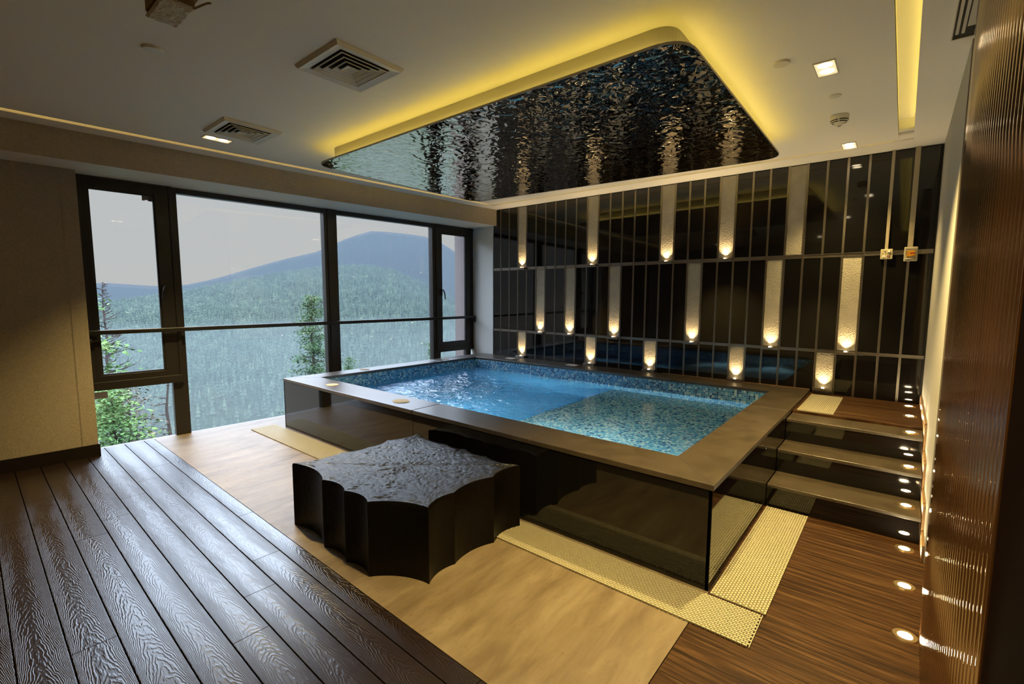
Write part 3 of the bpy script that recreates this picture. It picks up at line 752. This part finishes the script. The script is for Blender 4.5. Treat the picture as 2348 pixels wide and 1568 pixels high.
# ------------------------------------------------------------------ reeded copper panel on the right wall
def copper_panel():
    root = empty('wall_panel', (.19,2.5,0), 'tall reeded copper wall panel close to the camera', 'wall panel')
    ctl = [(3.45,.199),(3.0,.172),(2.6,.155),(2.3,.151),(2.0,.154),(1.7,.158),(1.25,.166)]
    def xr(y):
        for (ya,xa),(yb,xb) in zip(ctl[:-1],ctl[1:]):
            if yb <= y <= ya:
                f = (ya-y)/(ya-yb); f = f*f*(3-2*f)*.35+f*.65; return xa+(xb-xa)*f
        return ctl[-1][1]
    pitch, rad = .043, .0165
    b = MB(); pts = []
    y = 3.45; 
    while y > 1.27:
        for k in range(9):
            a = PI*k/8; yy = y-pitch*.92*k/8
            pts.append((xr(max(1.25,yy))-.0048*math.sin(a), yy))
        pts.append((xr(max(1.25,y-pitch*.9))+.003, y-pitch*.89)); pts.append((xr(max(1.25,y-pitch*.97))+.003, y-pitch*.97))
        y -= pitch
    n = len(pts)
    v = [(p[0],p[1],z) for z in (0.0,2.80) for p in pts]
    b.add(v, [(i,i+1,n+i+1,n+i) for i in range(n-1)])
    b.add([(pts[0][0],3.45,0),(.23,3.45,0),(.23,3.45,2.8),(pts[0][0],3.45,2.8)], [(0,1,2,3)])
    o = b.build('reeded_sheet', M['copper'], root, smooth=True)
    b = MB(); b.box((.166,.70,0),(.224,1.245,2.80)); b.build('edge_post', M['dark_wood'], root)
copper_panel()

# ------------------------------------------------------------------ ceiling things
# hammered steel feature panel
def feature():
    root = empty('ceiling_panel', (-2.6,3.4,2.75), 'large hammered mirror-steel ceiling panel hanging over the pool', 'ceiling panel')
    Q = [(-4.156,2.232),(-.830,2.222),(-.862,4.60),(-4.21,4.36)]
    def rnd(Q, r, ins=0):
        out = []; n = 4; cx_=sum(p[0] for p in Q)/4; cy_=sum(p[1] for p in Q)/4
        for k in range(n):
            P = Vector(Q[k]); a = (Vector(Q[k-1])-P).normalized(); c = (Vector(Q[(k+1)%n])-P).normalized()
            P = P+(a+c)*ins
            for s in range(9):
                t = s/8; p0 = P+a*r; p2 = P+c*r
                out.append(tuple(p0*(1-t)**2+P*2*t*(1-t)+p2*t*t))
        return out
    ou = rnd(Q,.17); inn = rnd(Q,.165,.004)
    b = MB(); b.prism(inn, 2.659, 2.668); b.build('mirror_sheet', M['hammered'], root)
    def hoop(name, m, pa, pb, z0, z1):
        n = len(pa); b = MB()
        v = [(x,y,z0) for x,y in pa]+[(x,y,z1) for x,y in pa]+[(x,y,z0) for x,y in pb]+[(x,y,z1) for x,y in pb]
        f = []
        for i in range(n):
            j = (i+1)%n; f += [(i,j,n+j,n+i),(j,i,2*n+i,2*n+j),(n+i,n+j,3*n+j,3*n+i),(2*n+j,2*n+i,3*n+i,3*n+j)]
        b.add(v, f); b.build(name, m, root)
    hoop('rim', M['steel'], ou, inn, 2.658, 2.671)
    hoop('led_strip', M['led_panel'], rnd(Q,.14,.080), rnd(Q,.13,.088), 2.669, 2.677)
    box_ = rnd(Q,.12,.098); b = MB(); b.prism(box_, 2.6685, 2.7998); b.build('backing_box', M['rim'], root)
feature()
def vent(cx_, cy_, label):
    e = empty('air_diffuser', (cx_,cy_,ZC), label, 'ceiling vent', 'square ceiling air diffusers')
    hx, hy = .222, .212; z = ZC
    def ring(b, hx0,hy0,z0,hx1,hy1,z1,th=.003):
        o_ = [(cx_-hx0,cy_-hy0,z0),(cx_+hx0,cy_-hy0,z0),(cx_+hx0,cy_+hy0,z0),(cx_-hx0,cy_+hy0,z0)]
        i_ = [(cx_-hx1,cy_-hy1,z1),(cx_+hx1,cy_-hy1,z1),(cx_+hx1,cy_+hy1,z1),(cx_-hx1,cy_+hy1,z1)]
        v = o_+i_+[(p[0],p[1],p[2]+th) for p in o_]+[(p[0],p[1],p[2]+th) for p in i_]
        f = []
        for k in range(4):
            j = (k+1)%4; f += [(k,4+k,4+j,j),(8+k,8+j,12+j,12+k),(k,j,8+j,8+k),(4+k,12+k,12+j,4+j)]
        b.add(v, f)
    b = MB(); ring(b, hx-.01,hy-.01,z-.022, .165,.155,z-.014, .008); ring(b, hx,hy,z-.006,hx-.011,hy-.011,z-.020,.006); b.build('frame', M['white_metal'], e)
    b = MB(); b.box((cx_-.18,cy_-.17,z-.0055),(cx_+.18,cy_+.17,z-.0005)); b.build('duct', M['dark_void'], e)
    for k in range(4):
        h0 = .152-.037*k; b = MB(); ring(b, h0,h0*.94,z-.021, h0-.024,(h0-.024)*.94,z-.0066,.002); ring(b, h0+.0025,h0*.94+.0025,z-.024, h0,h0*.94,z-.024,.005)
        if k==3: ring(b, h0,h0*.94,z-.021, .001,.001,z-.0066,.002)
        b.build('louvre', M['white_metal'], e)
vent(-2.533,1.594,'square ceiling vent nearer the camera, beside the hammered ceiling panel')
vent(-4.16,1.637,'square ceiling vent beside a lit downlight near the window')
def downlight(x,y,label,hx=.048,hy=.098,power=470):
    e = empty('downlight', (x,y,ZC), label, 'downlight', 'recessed rectangular downlights')
    b = MB(); z = ZC
    for (x0,y0,x1,y1) in ((-hx-.006,-hy-.006,hx+.006,-hy),(-hx-.006,hy,hx+.006,hy+.006),(-hx-.006,-hy,-hx,hy),(hx,-hy,hx+.006,hy)): b.box((x+x0,y+y0,z-.006),(x+x1,y+y1,z-.0005))
    b.build('trim_frame', M['white_metal'], e)
    b = MB(); b.box((x-hx,y-hy,z-.0018),(x+hx,y+hy,z-.0004)); b.build('reflector', M['lens_refl'], e)
    for s in (-1,1):
        b = MB(); b.lathe([(0,-.0045),(.024,-.004),(.037,-.002)], (x,y+s*hy*.47,z), 20); b.build('lamp', M['lens'], e)
    l = bpy.data.lights.new('downlight_beam','SPOT'); l.energy = power; l.color = (1.0,.73,.27); l.spot_size = math.radians(96); l.spot_blend = .8; l.shadow_soft_size = .04
    lo = bpy.data.objects.new('downlight_beam', l); COL.objects.link(lo); lo.parent = e; lo.location = (0,0,-.012)
    return e
M['lens_refl'] = emitter('bright_reflector', (1.0,.80,.42), .8)
downlight(-.427,3.33,'lit rectangular downlight right of the hammered panel, nearer the camera')
downlight(-.447,5.12,'lit rectangular downlight right of the hammered panel, nearest the tiled wall',power=150)
downlight(-4.535,1.58,'lit rectangular downlight beside the ceiling vent nearest the window')
downlight(-.80,1.45,'lit rectangular downlight above the bare stone floor near the camera',power=390)
downlight(-1.5,-1.3,'added unseen rectangular downlight over the decking behind the camera',power=360)  # fill lamp added out of view to lift the room
downlight(-3.7,-1.6,'added unseen rectangular downlight over the decking near the left wall behind the camera',power=360)  # second added fill lamp, unseen, lifts the left wall and ceiling
def cover_disc(x,y,r,label,h=.010):
    b = MB(); b.lathe([(r*1.0,.001),(r*1.0,-h*.35),(r*.96,-h),(0,-h)][::-1], (x,y,ZC), 28)
    b.lathe([(r*.7,-.0003),(r*.7,-h*.3)], (x,y,ZC), 20)
    return tag(b.build('sprinkler_cover', M['white_plastic']), label, 'sprinkler cover', 'round sprinkler cover plates on the ceiling')
cover_disc(-3.165,.815,.047,'round sprinkler cover near the wrapped ceiling box',.014)
cover_disc(-.612,3.10,.042,'round sprinkler cover between the hammered panel and the nearest downlight')
cover_disc(-.427,3.81,.034,'small round sprinkler cover in front of the smoke detector',.007)
sd = empty('smoke_detector', (-.440,4.24,ZC), 'white domed smoke detector with black slots on the ceiling', 'smoke detector')
x,y = -.440,4.24
b = MB(); b.lathe([(0,-.074),(.016,-.073),(.024,-.062),(.047,-.044),(.056,-.028),(.058,-.018),(.058,0)], (x,y,ZC), 30); b.build('body', M['white_plastic'], sd, smooth=True)
b = MB()
for zz, r in ((-.0385,.0520),(-.0495,.0425)):
    for s in range(4):
        a0, a1 = PI/2*s+.08, PI/2*(s+1)-.08; sg = 8
        ring_ = [(x+(r+dr)*math.cos(a0+(a1-a0)*k/sg), y+(r+dr)*math.sin(a0+(a1-a0)*k/sg), ZC+zz+dz) for (dr,dz) in ((.0015,-.003),(.0042,.003)) for k in range(sg+1)]
        b.add(ring_, [(k,k+1,sg+2+k,sg+1+k) for k in range(sg)])
b.build('slots', M['gasket'], sd)
b = MB(); b.lathe([(0,-.079),(.009,-.077),(.013,-.072)], (x,y,ZC), 16); b.build('indicator', M['steel'], sd, smooth=True)
# wrapped box
wr = empty('wrapped_fitting', (-2.50,.70,ZC), 'ceiling fitting wrapped in crumpled white cloth and cardboard', 'ceiling fitting')
b = MB(); nx_, ny_ = 18, 14; 
def wp(u,v): return (-2.57+.215*u, .645+.115*v)
top=[];
vs = []
for j in range(ny_+1):
    for i in range(nx_+1):
        u,v = i/nx_, j/ny_; xx,yy = wp(u,v); e_ = min(u,1-u,v,1-v)
        vs.append((xx+.004*noise.noise(Vector((u*6,v*5,1))), yy+.004*noise.noise(Vector((u*6,v*5,7))), 2.672+.006*noise.fractal(Vector((u*9,v*3,3)),1,2,3)+(.008 if e_<.04 else 0)))
fs = [(j*(nx_+1)+i,(j+1)*(nx_+1)+i,(j+1)*(nx_+1)+i+1,j*(nx_+1)+i+1) for j in range(ny_) for i in range(nx_)]
b.add(vs, fs)
b.box((-2.566,.649,2.682),(-2.359,.756,2.735)); b.build('cloth', M['wrap'], wr)
b = MB(); b.box((-2.545,.640,2.690),(-2.355,.765,2.80)); b.box((-2.60,.655,2.735),(-2.53,.70,2.76)); b.box((-2.585,.70,2.69),(-2.566,.76,2.80)); b.box((-2.40,.60,2.71),(-2.33,.77,2.745)); b.build('cardboard', M['card'], wr)
b = MB(); b.tube([(-2.40,.77,2.70),(-2.37,.80,2.72),(-2.36,.815,2.73),(-2.34,.82,2.725)], .004, 6); b.build('frayed_thread', M['card'], wr)
b = MB(); b.box((-2.44,.625,2.715),(-2.39,.65,2.72)); b.build('opening', M['gasket'], wr)
# linear grille in the corner above the copper panel
gr = empty('ceiling_grille', (.14,3.0,ZC), 'open slotted ceiling grille above the copper panel', 'ceiling grille')
b = MB(); b.box((.104,1.6,ZC-.003),(.183,3.36,ZC-.0006)); b.build('opening', M['gasket'], gr)
b = MB(); b.box((.100,1.6,ZC-.010),(.104,3.365,ZC-.0005)); b.box((.100,3.36,ZC-.010),(.1845,3.366,ZC-.0005)); b.build('frame', M['white_metal'], gr)
for x0 in (.112,.134): 
    b = MB(); b.box((x0,1.6,ZC-.012),(x0+.012,3.30,ZC-.004)); b.build('slat', M['white_metal'], gr)
b = MB(); b.box((.152,1.6,ZC-.009),(.18,3.24,ZC-.004)); b.build('slat', M['white_metal'], gr)

# ------------------------------------------------------------------ outside: hills, forest, haze, trees
def polar(az, r): return (r*math.sin(math.radians(az)), r*math.cos(math.radians(az)))
def interp(tab, a):
    if a <= tab[0][0]: return tab[0][1]
    for (a0,e0),(a1,e1) in zip(tab[:-1],tab[1:]):
        if a <= a1: f=(a-a0)/(a1-a0); return e0+(e1-e0)*f
    return tab[-1][1]
NEAR = [(-100,-1.6),(-80.7,-1.15),(-77.2,-.45),(-73.7,.25),(-69.1,1.35),(-65.7,2.1),(-61.1,2.95),(-57.1,3.2),(-53.7,2.75),(-48.7,.5),(-45.6,-1.4),(-40,-4.5),(-25,-9)]
FAR = [(-100,.2),(-84,.55),(-80.3,.74),(-76,.45),(-73.7,.72),(-71.4,1.4),(-69,2.25),(-65.3,3.5),(-61.3,4.6),(-59.9,5.5),(-57.8,6.4),(-55.8,7.02),(-52.2,6.8),(-49.4,6.48),(-48.2,5.95),(-46.6,4.96),(-44,3.2),(-35,.5),(-25,-1)]
R0, R1 = 640.0, 2100.0
def near_r1(az): return 1500+ 700*min(1,max(0,(az+84)/24))
def near_z(az, r):
    r1 = near_r1(az); f = min(1.15, max(0,(r-R0)/(r1-R0)))
    e1 = math.tan(math.radians(interp(NEAR, az)))*r1
    z0 = -172.0
    zz = z0+(e1-z0)*(f**.92) if f <= 1 else e1-(f-1)*900
    x, y = polar(az, r)
    g = 14*noise.fractal(Vector((x/260,y/260,.5)),1,2,4)*min(1,(f)*4)*(1-min(1,max(0,f-.75)*4)*.8)
    return zz+g+1.5
def terrain(name, azs, rs, zf, m):
    b = MB(); na, nr = len(azs), len(rs); vs = []
    for r in rs:
        for a in azs:
            rr = r(a) if callable(r) else r
            x,y = polar(a, rr); vs.append((x,y,zf(a,rr)))
    fs = [(j*na+i, j*na+i+1, (j+1)*na+i+1, (j+1)*na+i) for j in range(nr-1) for i in range(na-1)]
    b.add(vs, fs); return structure(b.build(name, m, smooth=True))
def _forest_floor(g, i):
    n = g.noise(g.pos(), .03, 4); g.set(i['Base Color'], g.mix(n, (.009,.016,.010), (.02,.03,.017)))
M['hill'] = principled('forest_hillside', (.03,.05,.03), .9, spec=.02, build=_forest_floor)
def _far(g, i):
    n = g.noise(g.pos(), .012, 6, .65); g.set(i['Base Color'], g.mix(n, (.010,.016,.013), (.034,.041,.035)))
    g.set(i['Normal'], g.bump(n, .8, 60.0))
M['far_hill'] = principled('far_mountain_forest', (.04,.055,.045), .9, spec=.02, build=_far)
azs = [-100+ .6*k for k in range(125)]
terrain('hillside', azs, [(lambda a,f=f: R0-260+(near_r1(a)*1.12-(R0-260))*f) for f in [k/46 for k in range(47)]], near_z, M['hill'])
def far_z(az, r):
    f = (r-2800)/(5000-2800); e1 = math.tan(math.radians(interp(FAR, az)))*5000
    x,y = polar(az,r); zz = -120+(e1+120)*f if f <= 1 else e1-(f-1)*1500
    return zz + 45*noise.fractal(Vector((x/800,y/800,3)),1,2,4)*min(1,max(0,1-f)*3)*min(1,f*3)
terrain('mountain', azs, [2800+(5000-2800)*k/30 for k in range(31)]+[5300,5700], far_z, M['far_hill'])

def conifer(seed, segs=7, tiers=4):
    """unit-height conifer: tapering tiers of drooping, ragged boughs"""
    r = random.Random(seed); V=[]; F=[]
    V.append((0,0,0)); 
    for t in range(tiers):
        z0 = .10+.80*t/tiers; z1 = min(1.0, z0+.42*(1-.12*t)); rad = .235*(1-.80*t/tiers)*r.uniform(.85,1.1)
        o = len(V); ph = r.uniform(0,6)
        for k in range(segs):
            a = 2*PI*k/segs+ph; q = rad*r.uniform(.65,1.15)
            V.append((q*math.cos(a), q*math.sin(a), z0+r.uniform(-.03,.03)))
        V.append((r.uniform(-.012,.012), r.uniform(-.012,.012), z1)); ap = len(V)-1
        F += [(o+k, o+(k+1)%segs, ap) for k in range(segs)]
    return np.array(V), F
protos = [conifer(s, 6, 3) for s in range(5)]
def _needles(g, i):
    oi = g.n('ShaderNodeObjectInfo').outputs['Random']
    n = g.noise(g.pos(), .045, 2); z = g.noise(g.pos(), .6, 2)
    c = g.ramp(n, [(.3,(.013,.022,.017)),(.55,(.040,.060,.038)),(.75,(.095,.125,.076))])
    g.set(i['Base Color'], g.mix(g.math('MULTIPLY', z, .6), c, (.058,.078,.050)))
M['needles'] = principled('conifer_needles', (.04,.07,.035), .9, spec=.05, build=_needles)
spots = []
tot = 0
while len(spots) < 25000 and tot < 400000:
    tot += 1
    az = random.uniform(-86,-40.5); u = random.random(); r1 = near_r1(az)
    r = R0-60 + (r1+25-(R0-60))*u**.75
    if random.random() > r/(r1+25): continue
    spots.append((az,r))
spots.sort(key=lambda s: s[1])
pm = []
for k,(V,F) in enumerate(protos):
    me = bpy.data.meshes.new('conifer_%d' % k); me.from_pydata([tuple(p) for p in V], [], F); me.materials.append(M['needles']); pm.append(me)
near, rest, taken = [], [], []
for az, r in spots:
    x, y = polar(az, r)
    if len(near) < 300 and all((x-p)**2+(y-q)**2 > 121 for p,q in taken): near.append((az,r)); taken.append((x,y))
    elif len(near) >= 300 or all((x-p)**2+(y-q)**2 > 64 for p,q in taken): rest.append((az,r))
for k,(az,r) in enumerate(near):
    x,y = polar(az,r); o = bpy.data.objects.new('conifer', pm[k%5]); COL.objects.link(o)
    h = random.uniform(11,18); o.location = (x,y,near_z(az,r)-1.0); o.scale = (h*.85,h*.85,h); o.rotation_euler = (0,0,random.uniform(0,6.28))
    tag(o, 'hazy green conifer standing low on the forested hillside beyond the window', 'tree', 'conifers on the hillside')
VV=[]; FF=[]; off=0
for k,(az,r) in enumerate(rest):
    V,F = protos[k%5]; x,y = polar(az,r); h = random.uniform(11,20); a = random.uniform(0,6.28)
    ca,sa = math.cos(a)*h*.85, math.sin(a)*h*.85
    P = np.empty_like(V); P[:,0] = V[:,0]*ca-V[:,1]*sa+x; P[:,1] = V[:,0]*sa+V[:,1]*ca+y; P[:,2] = V[:,2]*h+near_z(az,r)-1.0
    VV.append(P); FF.append(np.array(F)+off); off += len(V)
def np_mesh(name, V, F, m):
    me = bpy.data.meshes.new(name); n = F.shape[1]
    me.vertices.add(len(V)); me.vertices.foreach_set('co', V.astype(np.float32).ravel())
    me.loops.add(F.size); me.loops.foreach_set('vertex_index', F.astype(np.int32).ravel())
    me.polygons.add(len(F)); me.polygons.foreach_set('loop_start', np.arange(0,F.size,n,dtype=np.int32))
    me.materials.append(m); me.update(calc_edges=True); me.validate()
    o = bpy.data.objects.new(name, me); COL.objects.link(o); return o
fo = np_mesh('forest', np.concatenate(VV), np.concatenate(FF), M['needles'])
tag(fo, 'dense conifer forest covering the hazy hillside beyond the window', 'forest', kind='stuff')
# trees along the skyline of the far ridge
VV=[]; FF=[]; off=0
for k in range(2600):
    az = random.uniform(-75,-58) if k%4 else random.uniform(-62,-45); r = random.uniform(4780,5010) if k%3 else random.uniform(3900,5000)
    V,F = protos[k%5]; x,y = polar(az,r); h = random.uniform(14,26)
    P = V*np.array([h*.8,h*.8,h])+np.array([x,y,far_z(az,r)-2]); VV.append(P); FF.append(np.array(F)+off); off += len(V)
fo = np_mesh('forest', np.concatenate(VV), np.concatenate(FF), M['needles'])
tag(fo, 'tiny trees along the blue skyline ridge far beyond the window', 'forest', kind='stuff')
# valley haze: air lying between the building and the hills
def haze_mat(name, dens, col):
    m, nt, out = mat(name); g = N(nt)
    s = g.n('ShaderNodeVolumeScatter', Color=col, Density=dens, Anisotropy=0.0)
    a = g.n('ShaderNodeVolumeAbsorption', Color=col, Density=dens)
    ad = g.n('ShaderNodeAddShader', i0=s.outputs[0], i1=a.outputs[0])
    nt.links.new(ad.outputs[0], out.inputs['Volume']); return m
M['haze'] = haze_mat('valley_haze', .00044, (.074,.0880,.0990))
b = MB(); za = [-98+1.5*k for k in range(47)]; rs_ = [140,700,1500,2400,3600,4950]
def hz_top(a, r): return 1.5 + r*math.tan(math.radians(max(interp(FAR,a)+.26, interp(NEAR,a)+.60)))
na = len(za); vs = []
for r in rs_:
    for a in za: x,y = polar(a,r); vs.append((x,y,hz_top(a,r)))
for r in rs_:
    for a in za: x,y = polar(a,r); vs.append((x,y,-260-r*.05))
nr = len(rs_); o2 = na*nr; fs = []
for j in range(nr-1):
    for i in range(na-1):
        p = j*na+i; fs += [(p,p+1,p+na+1,p+na)[::-1],(o2+p,o2+p+1,o2+p+na+1,o2+p+na)]
for i in range(na-1):
    fs += [(i,i+1,o2+i+1,o2+i),((nr-1)*na+i+1,(nr-1)*na+i,o2+(nr-1)*na+i,o2+(nr-1)*na+i+1)]
for j in range(nr-1):
    fs += [(j*na,o2+j*na,o2+(j+1)*na,(j+1)*na),(j*na+na-1,(j+1)*na+na-1,o2+(j+1)*na+na-1,o2+j*na+na-1)]
b.add(vs, fs); hz = b.build('haze', M['haze'])
bm = bmesh.new(); bm.from_mesh(hz.data); bmesh.ops.recalc_face_normals(bm, faces=bm.faces); bm.to_mesh(hz.data); bm.free()
tag(hz, 'blue valley haze between the building and the mountains', 'haze', kind='stuff')
# low mist lying in the valley bottom
M['mist'] = haze_mat('valley_mist', .0006, (.26,.29,.28))
b = MB(); rm = [150,400,700,1150]; vs = []
for top in (1,0):
    for r in rm:
        for a in za: x,y = polar(a,r); vs.append((x,y,(-48.0+14*noise.noise(Vector((a*.13,r*.004,6)))) if top else -300-r*.05))
nr = len(rm); o2 = na*nr; fs = []
for j in range(nr-1):
    for i in range(na-1):
        p = j*na+i; fs += [(p,p+1,p+na+1,p+na)[::-1],(o2+p,o2+p+1,o2+p+na+1,o2+p+na)]
for i in range(na-1):
    fs += [(i,i+1,o2+i+1,o2+i),((nr-1)*na+i+1,(nr-1)*na+i,o2+(nr-1)*na+i,o2+(nr-1)*na+i+1)]
for j in range(nr-1):
    fs += [(j*na,o2+j*na,o2+(j+1)*na,(j+1)*na),(j*na+na-1,(j+1)*na+na-1,o2+(j+1)*na+na-1,o2+j*na+na-1)]
b.add(vs, fs); ms = b.build('mist', M['mist']); tag(ms, 'pale mist lying low over the forest in the valley', 'mist', kind='stuff')
bm = bmesh.new(); bm.from_mesh(ms.data); bmesh.ops.recalc_face_normals(bm, faces=bm.faces); bm.to_mesh(ms.data); bm.free()
# slope just below the building
def slope_z(a, r): return -5.5-(r-9)*.62+1.2*noise.noise(Vector((a*.2,r*.1,0)))
terrain('hillside', [-100+3*k for k in range(25)], [9,12,16,22,30,45,70,110,180], slope_z, M['hill'])

# individual trees near the window: trunk, boughs, needle clumps
def leaf_mat(name, a, b_, c_):
    def f(g, i):
        n = g.noise(g.pos(), 1.3, 3); 
        g.set(i['Base Color'], g.ramp(n, [(.3,a),(.5,b_),(.7,c_)]))
    return principled(name, b_, .9, spec=.08, build=f)
M['leaf_green'] = leaf_mat('cedar_needles', (.017,.036,.019), (.040,.072,.030), (.068,.10,.045))
M['leaf_lime'] = leaf_mat('young_green_leaves', (.034,.078,.028), (.085,.145,.048), (.15,.195,.065))
M['leaf_rust'] = leaf_mat('rusty_needles', (.045,.038,.028), (.085,.065,.046), (.11,.085,.05))
M['bark'] = principled('grey_bark', (.042,.033,.028), .9, spec=.1)
def clump(V, F, c, s, n, r, flat=.45):
    for _ in range(n):
        p = Vector((r.gauss(0,.42),r.gauss(0,.42),r.gauss(0,.42)*flat))*s+c
        d1 = Vector((r.uniform(-1,1),r.uniform(-1,1),r.uniform(-.5,.5))).normalized(); d2 = d1.cross(Vector((r.uniform(-1,1),r.uniform(-1,1),r.uniform(-1,1)))).normalized()
        q = s*r.uniform(.07,.15); o = len(V)
        V += [p-d1*q, p+d2*q*.42, p+d1*q, p-d2*q*.42]; F.append((o,o+1,o+2,o+3))
def tree(name, top, h, spread, leaf, label, seed, boughs=34, skip=.0, dens=46, trunk=.16, lean=(0,0), shape=1.0, droop=-.12, cut=.12, bare=False):
    r = random.Random(seed); T = Vector(top); base = Vector((top[0]+lean[0],top[1]+lean[1],top[2]-h))
    e = empty(name, tuple(base), label, 'tree')
    b = MB(); n = 9; tp = []
    for k in range(n+1):
        f = k/n; p = base.lerp(T, f)+Vector((r.uniform(-.06,.06),r.uniform(-.06,.06),0))*min(1,h*.1)*(1 if 0<k<n else 0); tp.append(p)
    b.tube(tp, [trunk*(1-.93*k/n) for k in range(n+1)], 8); b.build('trunk', M['bark'], e, smooth=True)
    bb = MB(); V=[]; F=[]
    for k in range(boughs):
        f = cut+(1-cut)*((k+r.random())/boughs)
        if r.random() < skip: continue
        p = base.lerp(T, f); L = spread*((1-f)**.75*.95+.06)*r.uniform(.45,1.15)*shape
        a = r.uniform(0,2*PI); d = Vector((math.cos(a),math.sin(a),r.uniform(-.05,.28)))
        pts = [p, p+d*L*.35+Vector((0,0,.03*L)), p+d*L*.7+Vector((0,0,droop*L*.5)), p+d*L+Vector((0,0,droop*L))]
        bb.tube(pts, [max(.008,trunk*.28*(1-f*.7)),max(.007,trunk*.16),max(.005,trunk*.09),.004], 5)
        if bare:
            for q in range(4):
                s_ = pts[1].lerp(pts[3], r.random()); d_ = (d+Vector((r.uniform(-1,1),r.uniform(-1,1),r.uniform(-.2,.9)))).normalized()*L*r.uniform(.2,.45)
                bb.tube([s_, s_+d_*.6+Vector((0,0,.02)), s_+d_], [.012,.008,.003], 4)
        else:
            m_ = max(2,int(L*2.6))
            for q in range(m_):
                t = (q+.6)/m_
                c = pts[1].lerp(pts[3], t) if q else p+d*L*.25
                clump(V, F, c+Vector((r.uniform(-.1,.1),r.uniform(-.1,.1),r.uniform(-.05,.12)))*L*.3, .26+.30*L/ max(.8,spread)*1.0+.1*spread, int(dens*1.3), r)
    bb.build('branches', M['bark'], e)
    if F:
        fo = MB(); fo.add([tuple(v) for v in V], F); fo.build('foliage', M[leaf], e)
    return e
def at(az, el, r): x,y = polar(az,r); return (x, y, 1.5+r*math.tan(math.radians(el)))
tree('cedar_tree', at(-62.7,-.15,26), 9.5, 2.0, 'leaf_green', 'tall dark green conifer outside the middle of the window', 3, boughs=64, dens=60, trunk=.17, droop=-.10)
tree('small_conifer', at(-58.9,-7.4,30), 5.0, 1.5, 'leaf_green', 'top of a small conifer showing just above the pool rim', 5, boughs=30, dens=44, trunk=.10)
tree('small_conifer', at(-49.3,-5.7,30), 6.0, 1.3, 'leaf_green', 'slender conifer half hidden behind the right window post', 6, boughs=34, dens=40, trunk=.10)
tree('leafy_tree', at(-83.0,-.2,17), 9.5, 2.7, 'leaf_lime', 'bright green leafy tree filling the left edge of the window', 8, boughs=60, dens=60, trunk=.14, shape=1.15)
tree('leafy_tree', at(-80.5,-9.0,15), 5.2, 1.5, 'leaf_lime', 'low bright green bush-like tree in the lowest left pane', 12, boughs=44, dens=60, trunk=.10)
tree('rusty_conifer', at(-79.2,-8.6,19), 6.5, 1.7, 'leaf_rust', 'thin rusty-brown conifer beside the bright green tree', 9, boughs=50, dens=24, trunk=.10, skip=.15)
tree('dead_tree', at(-80.5,1.0,24), 9.0, 1.6, 'leaf_rust', 'bare dead treetop against the sky in the left casement', 10, boughs=90, trunk=.12, bare=True, droop=.18, cut=.55)
tree('dead_tree', at(-76.3,-6.2,22), 9.0, 1.1, 'leaf_rust', 'bare grey tree trunk with broken boughs in the lowest left pane', 11, boughs=30, trunk=.17, bare=True, droop=-.15)

# ------------------------------------------------------------------ sky
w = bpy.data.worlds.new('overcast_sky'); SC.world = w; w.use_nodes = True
nt = w.node_tree; nt.nodes.clear(); g = N(nt)
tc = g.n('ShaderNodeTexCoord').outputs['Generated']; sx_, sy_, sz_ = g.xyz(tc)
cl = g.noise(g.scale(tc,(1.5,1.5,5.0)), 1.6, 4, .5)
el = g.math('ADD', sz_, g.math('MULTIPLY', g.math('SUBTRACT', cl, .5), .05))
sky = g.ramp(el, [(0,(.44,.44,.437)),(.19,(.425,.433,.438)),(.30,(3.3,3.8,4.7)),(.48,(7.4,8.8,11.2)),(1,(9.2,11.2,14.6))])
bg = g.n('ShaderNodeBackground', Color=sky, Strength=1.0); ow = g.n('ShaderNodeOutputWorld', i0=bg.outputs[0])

# ------------------------------------------------------------------ view
vs_ = SC.view_settings; vs_.view_transform = 'Standard'; vs_.look = 'None'; vs_.gamma = 1.0; vs_.exposure = .42
try: vs_.use_curve_mapping = False
except Exception: pass
cy = SC.cycles
cy.adaptive_threshold = .06; cy.max_bounces = 6; cy.diffuse_bounces = 3; cy.glossy_bounces = 3; cy.transmission_bounces = 4; cy.transparent_max_bounces = 10; cy.volume_bounces = 0
cy.sample_clamp_indirect = 4.0; cy.blur_glossy = .6; cy.caustics_reflective = False; cy.caustics_refractive = True
cy.use_denoising = True
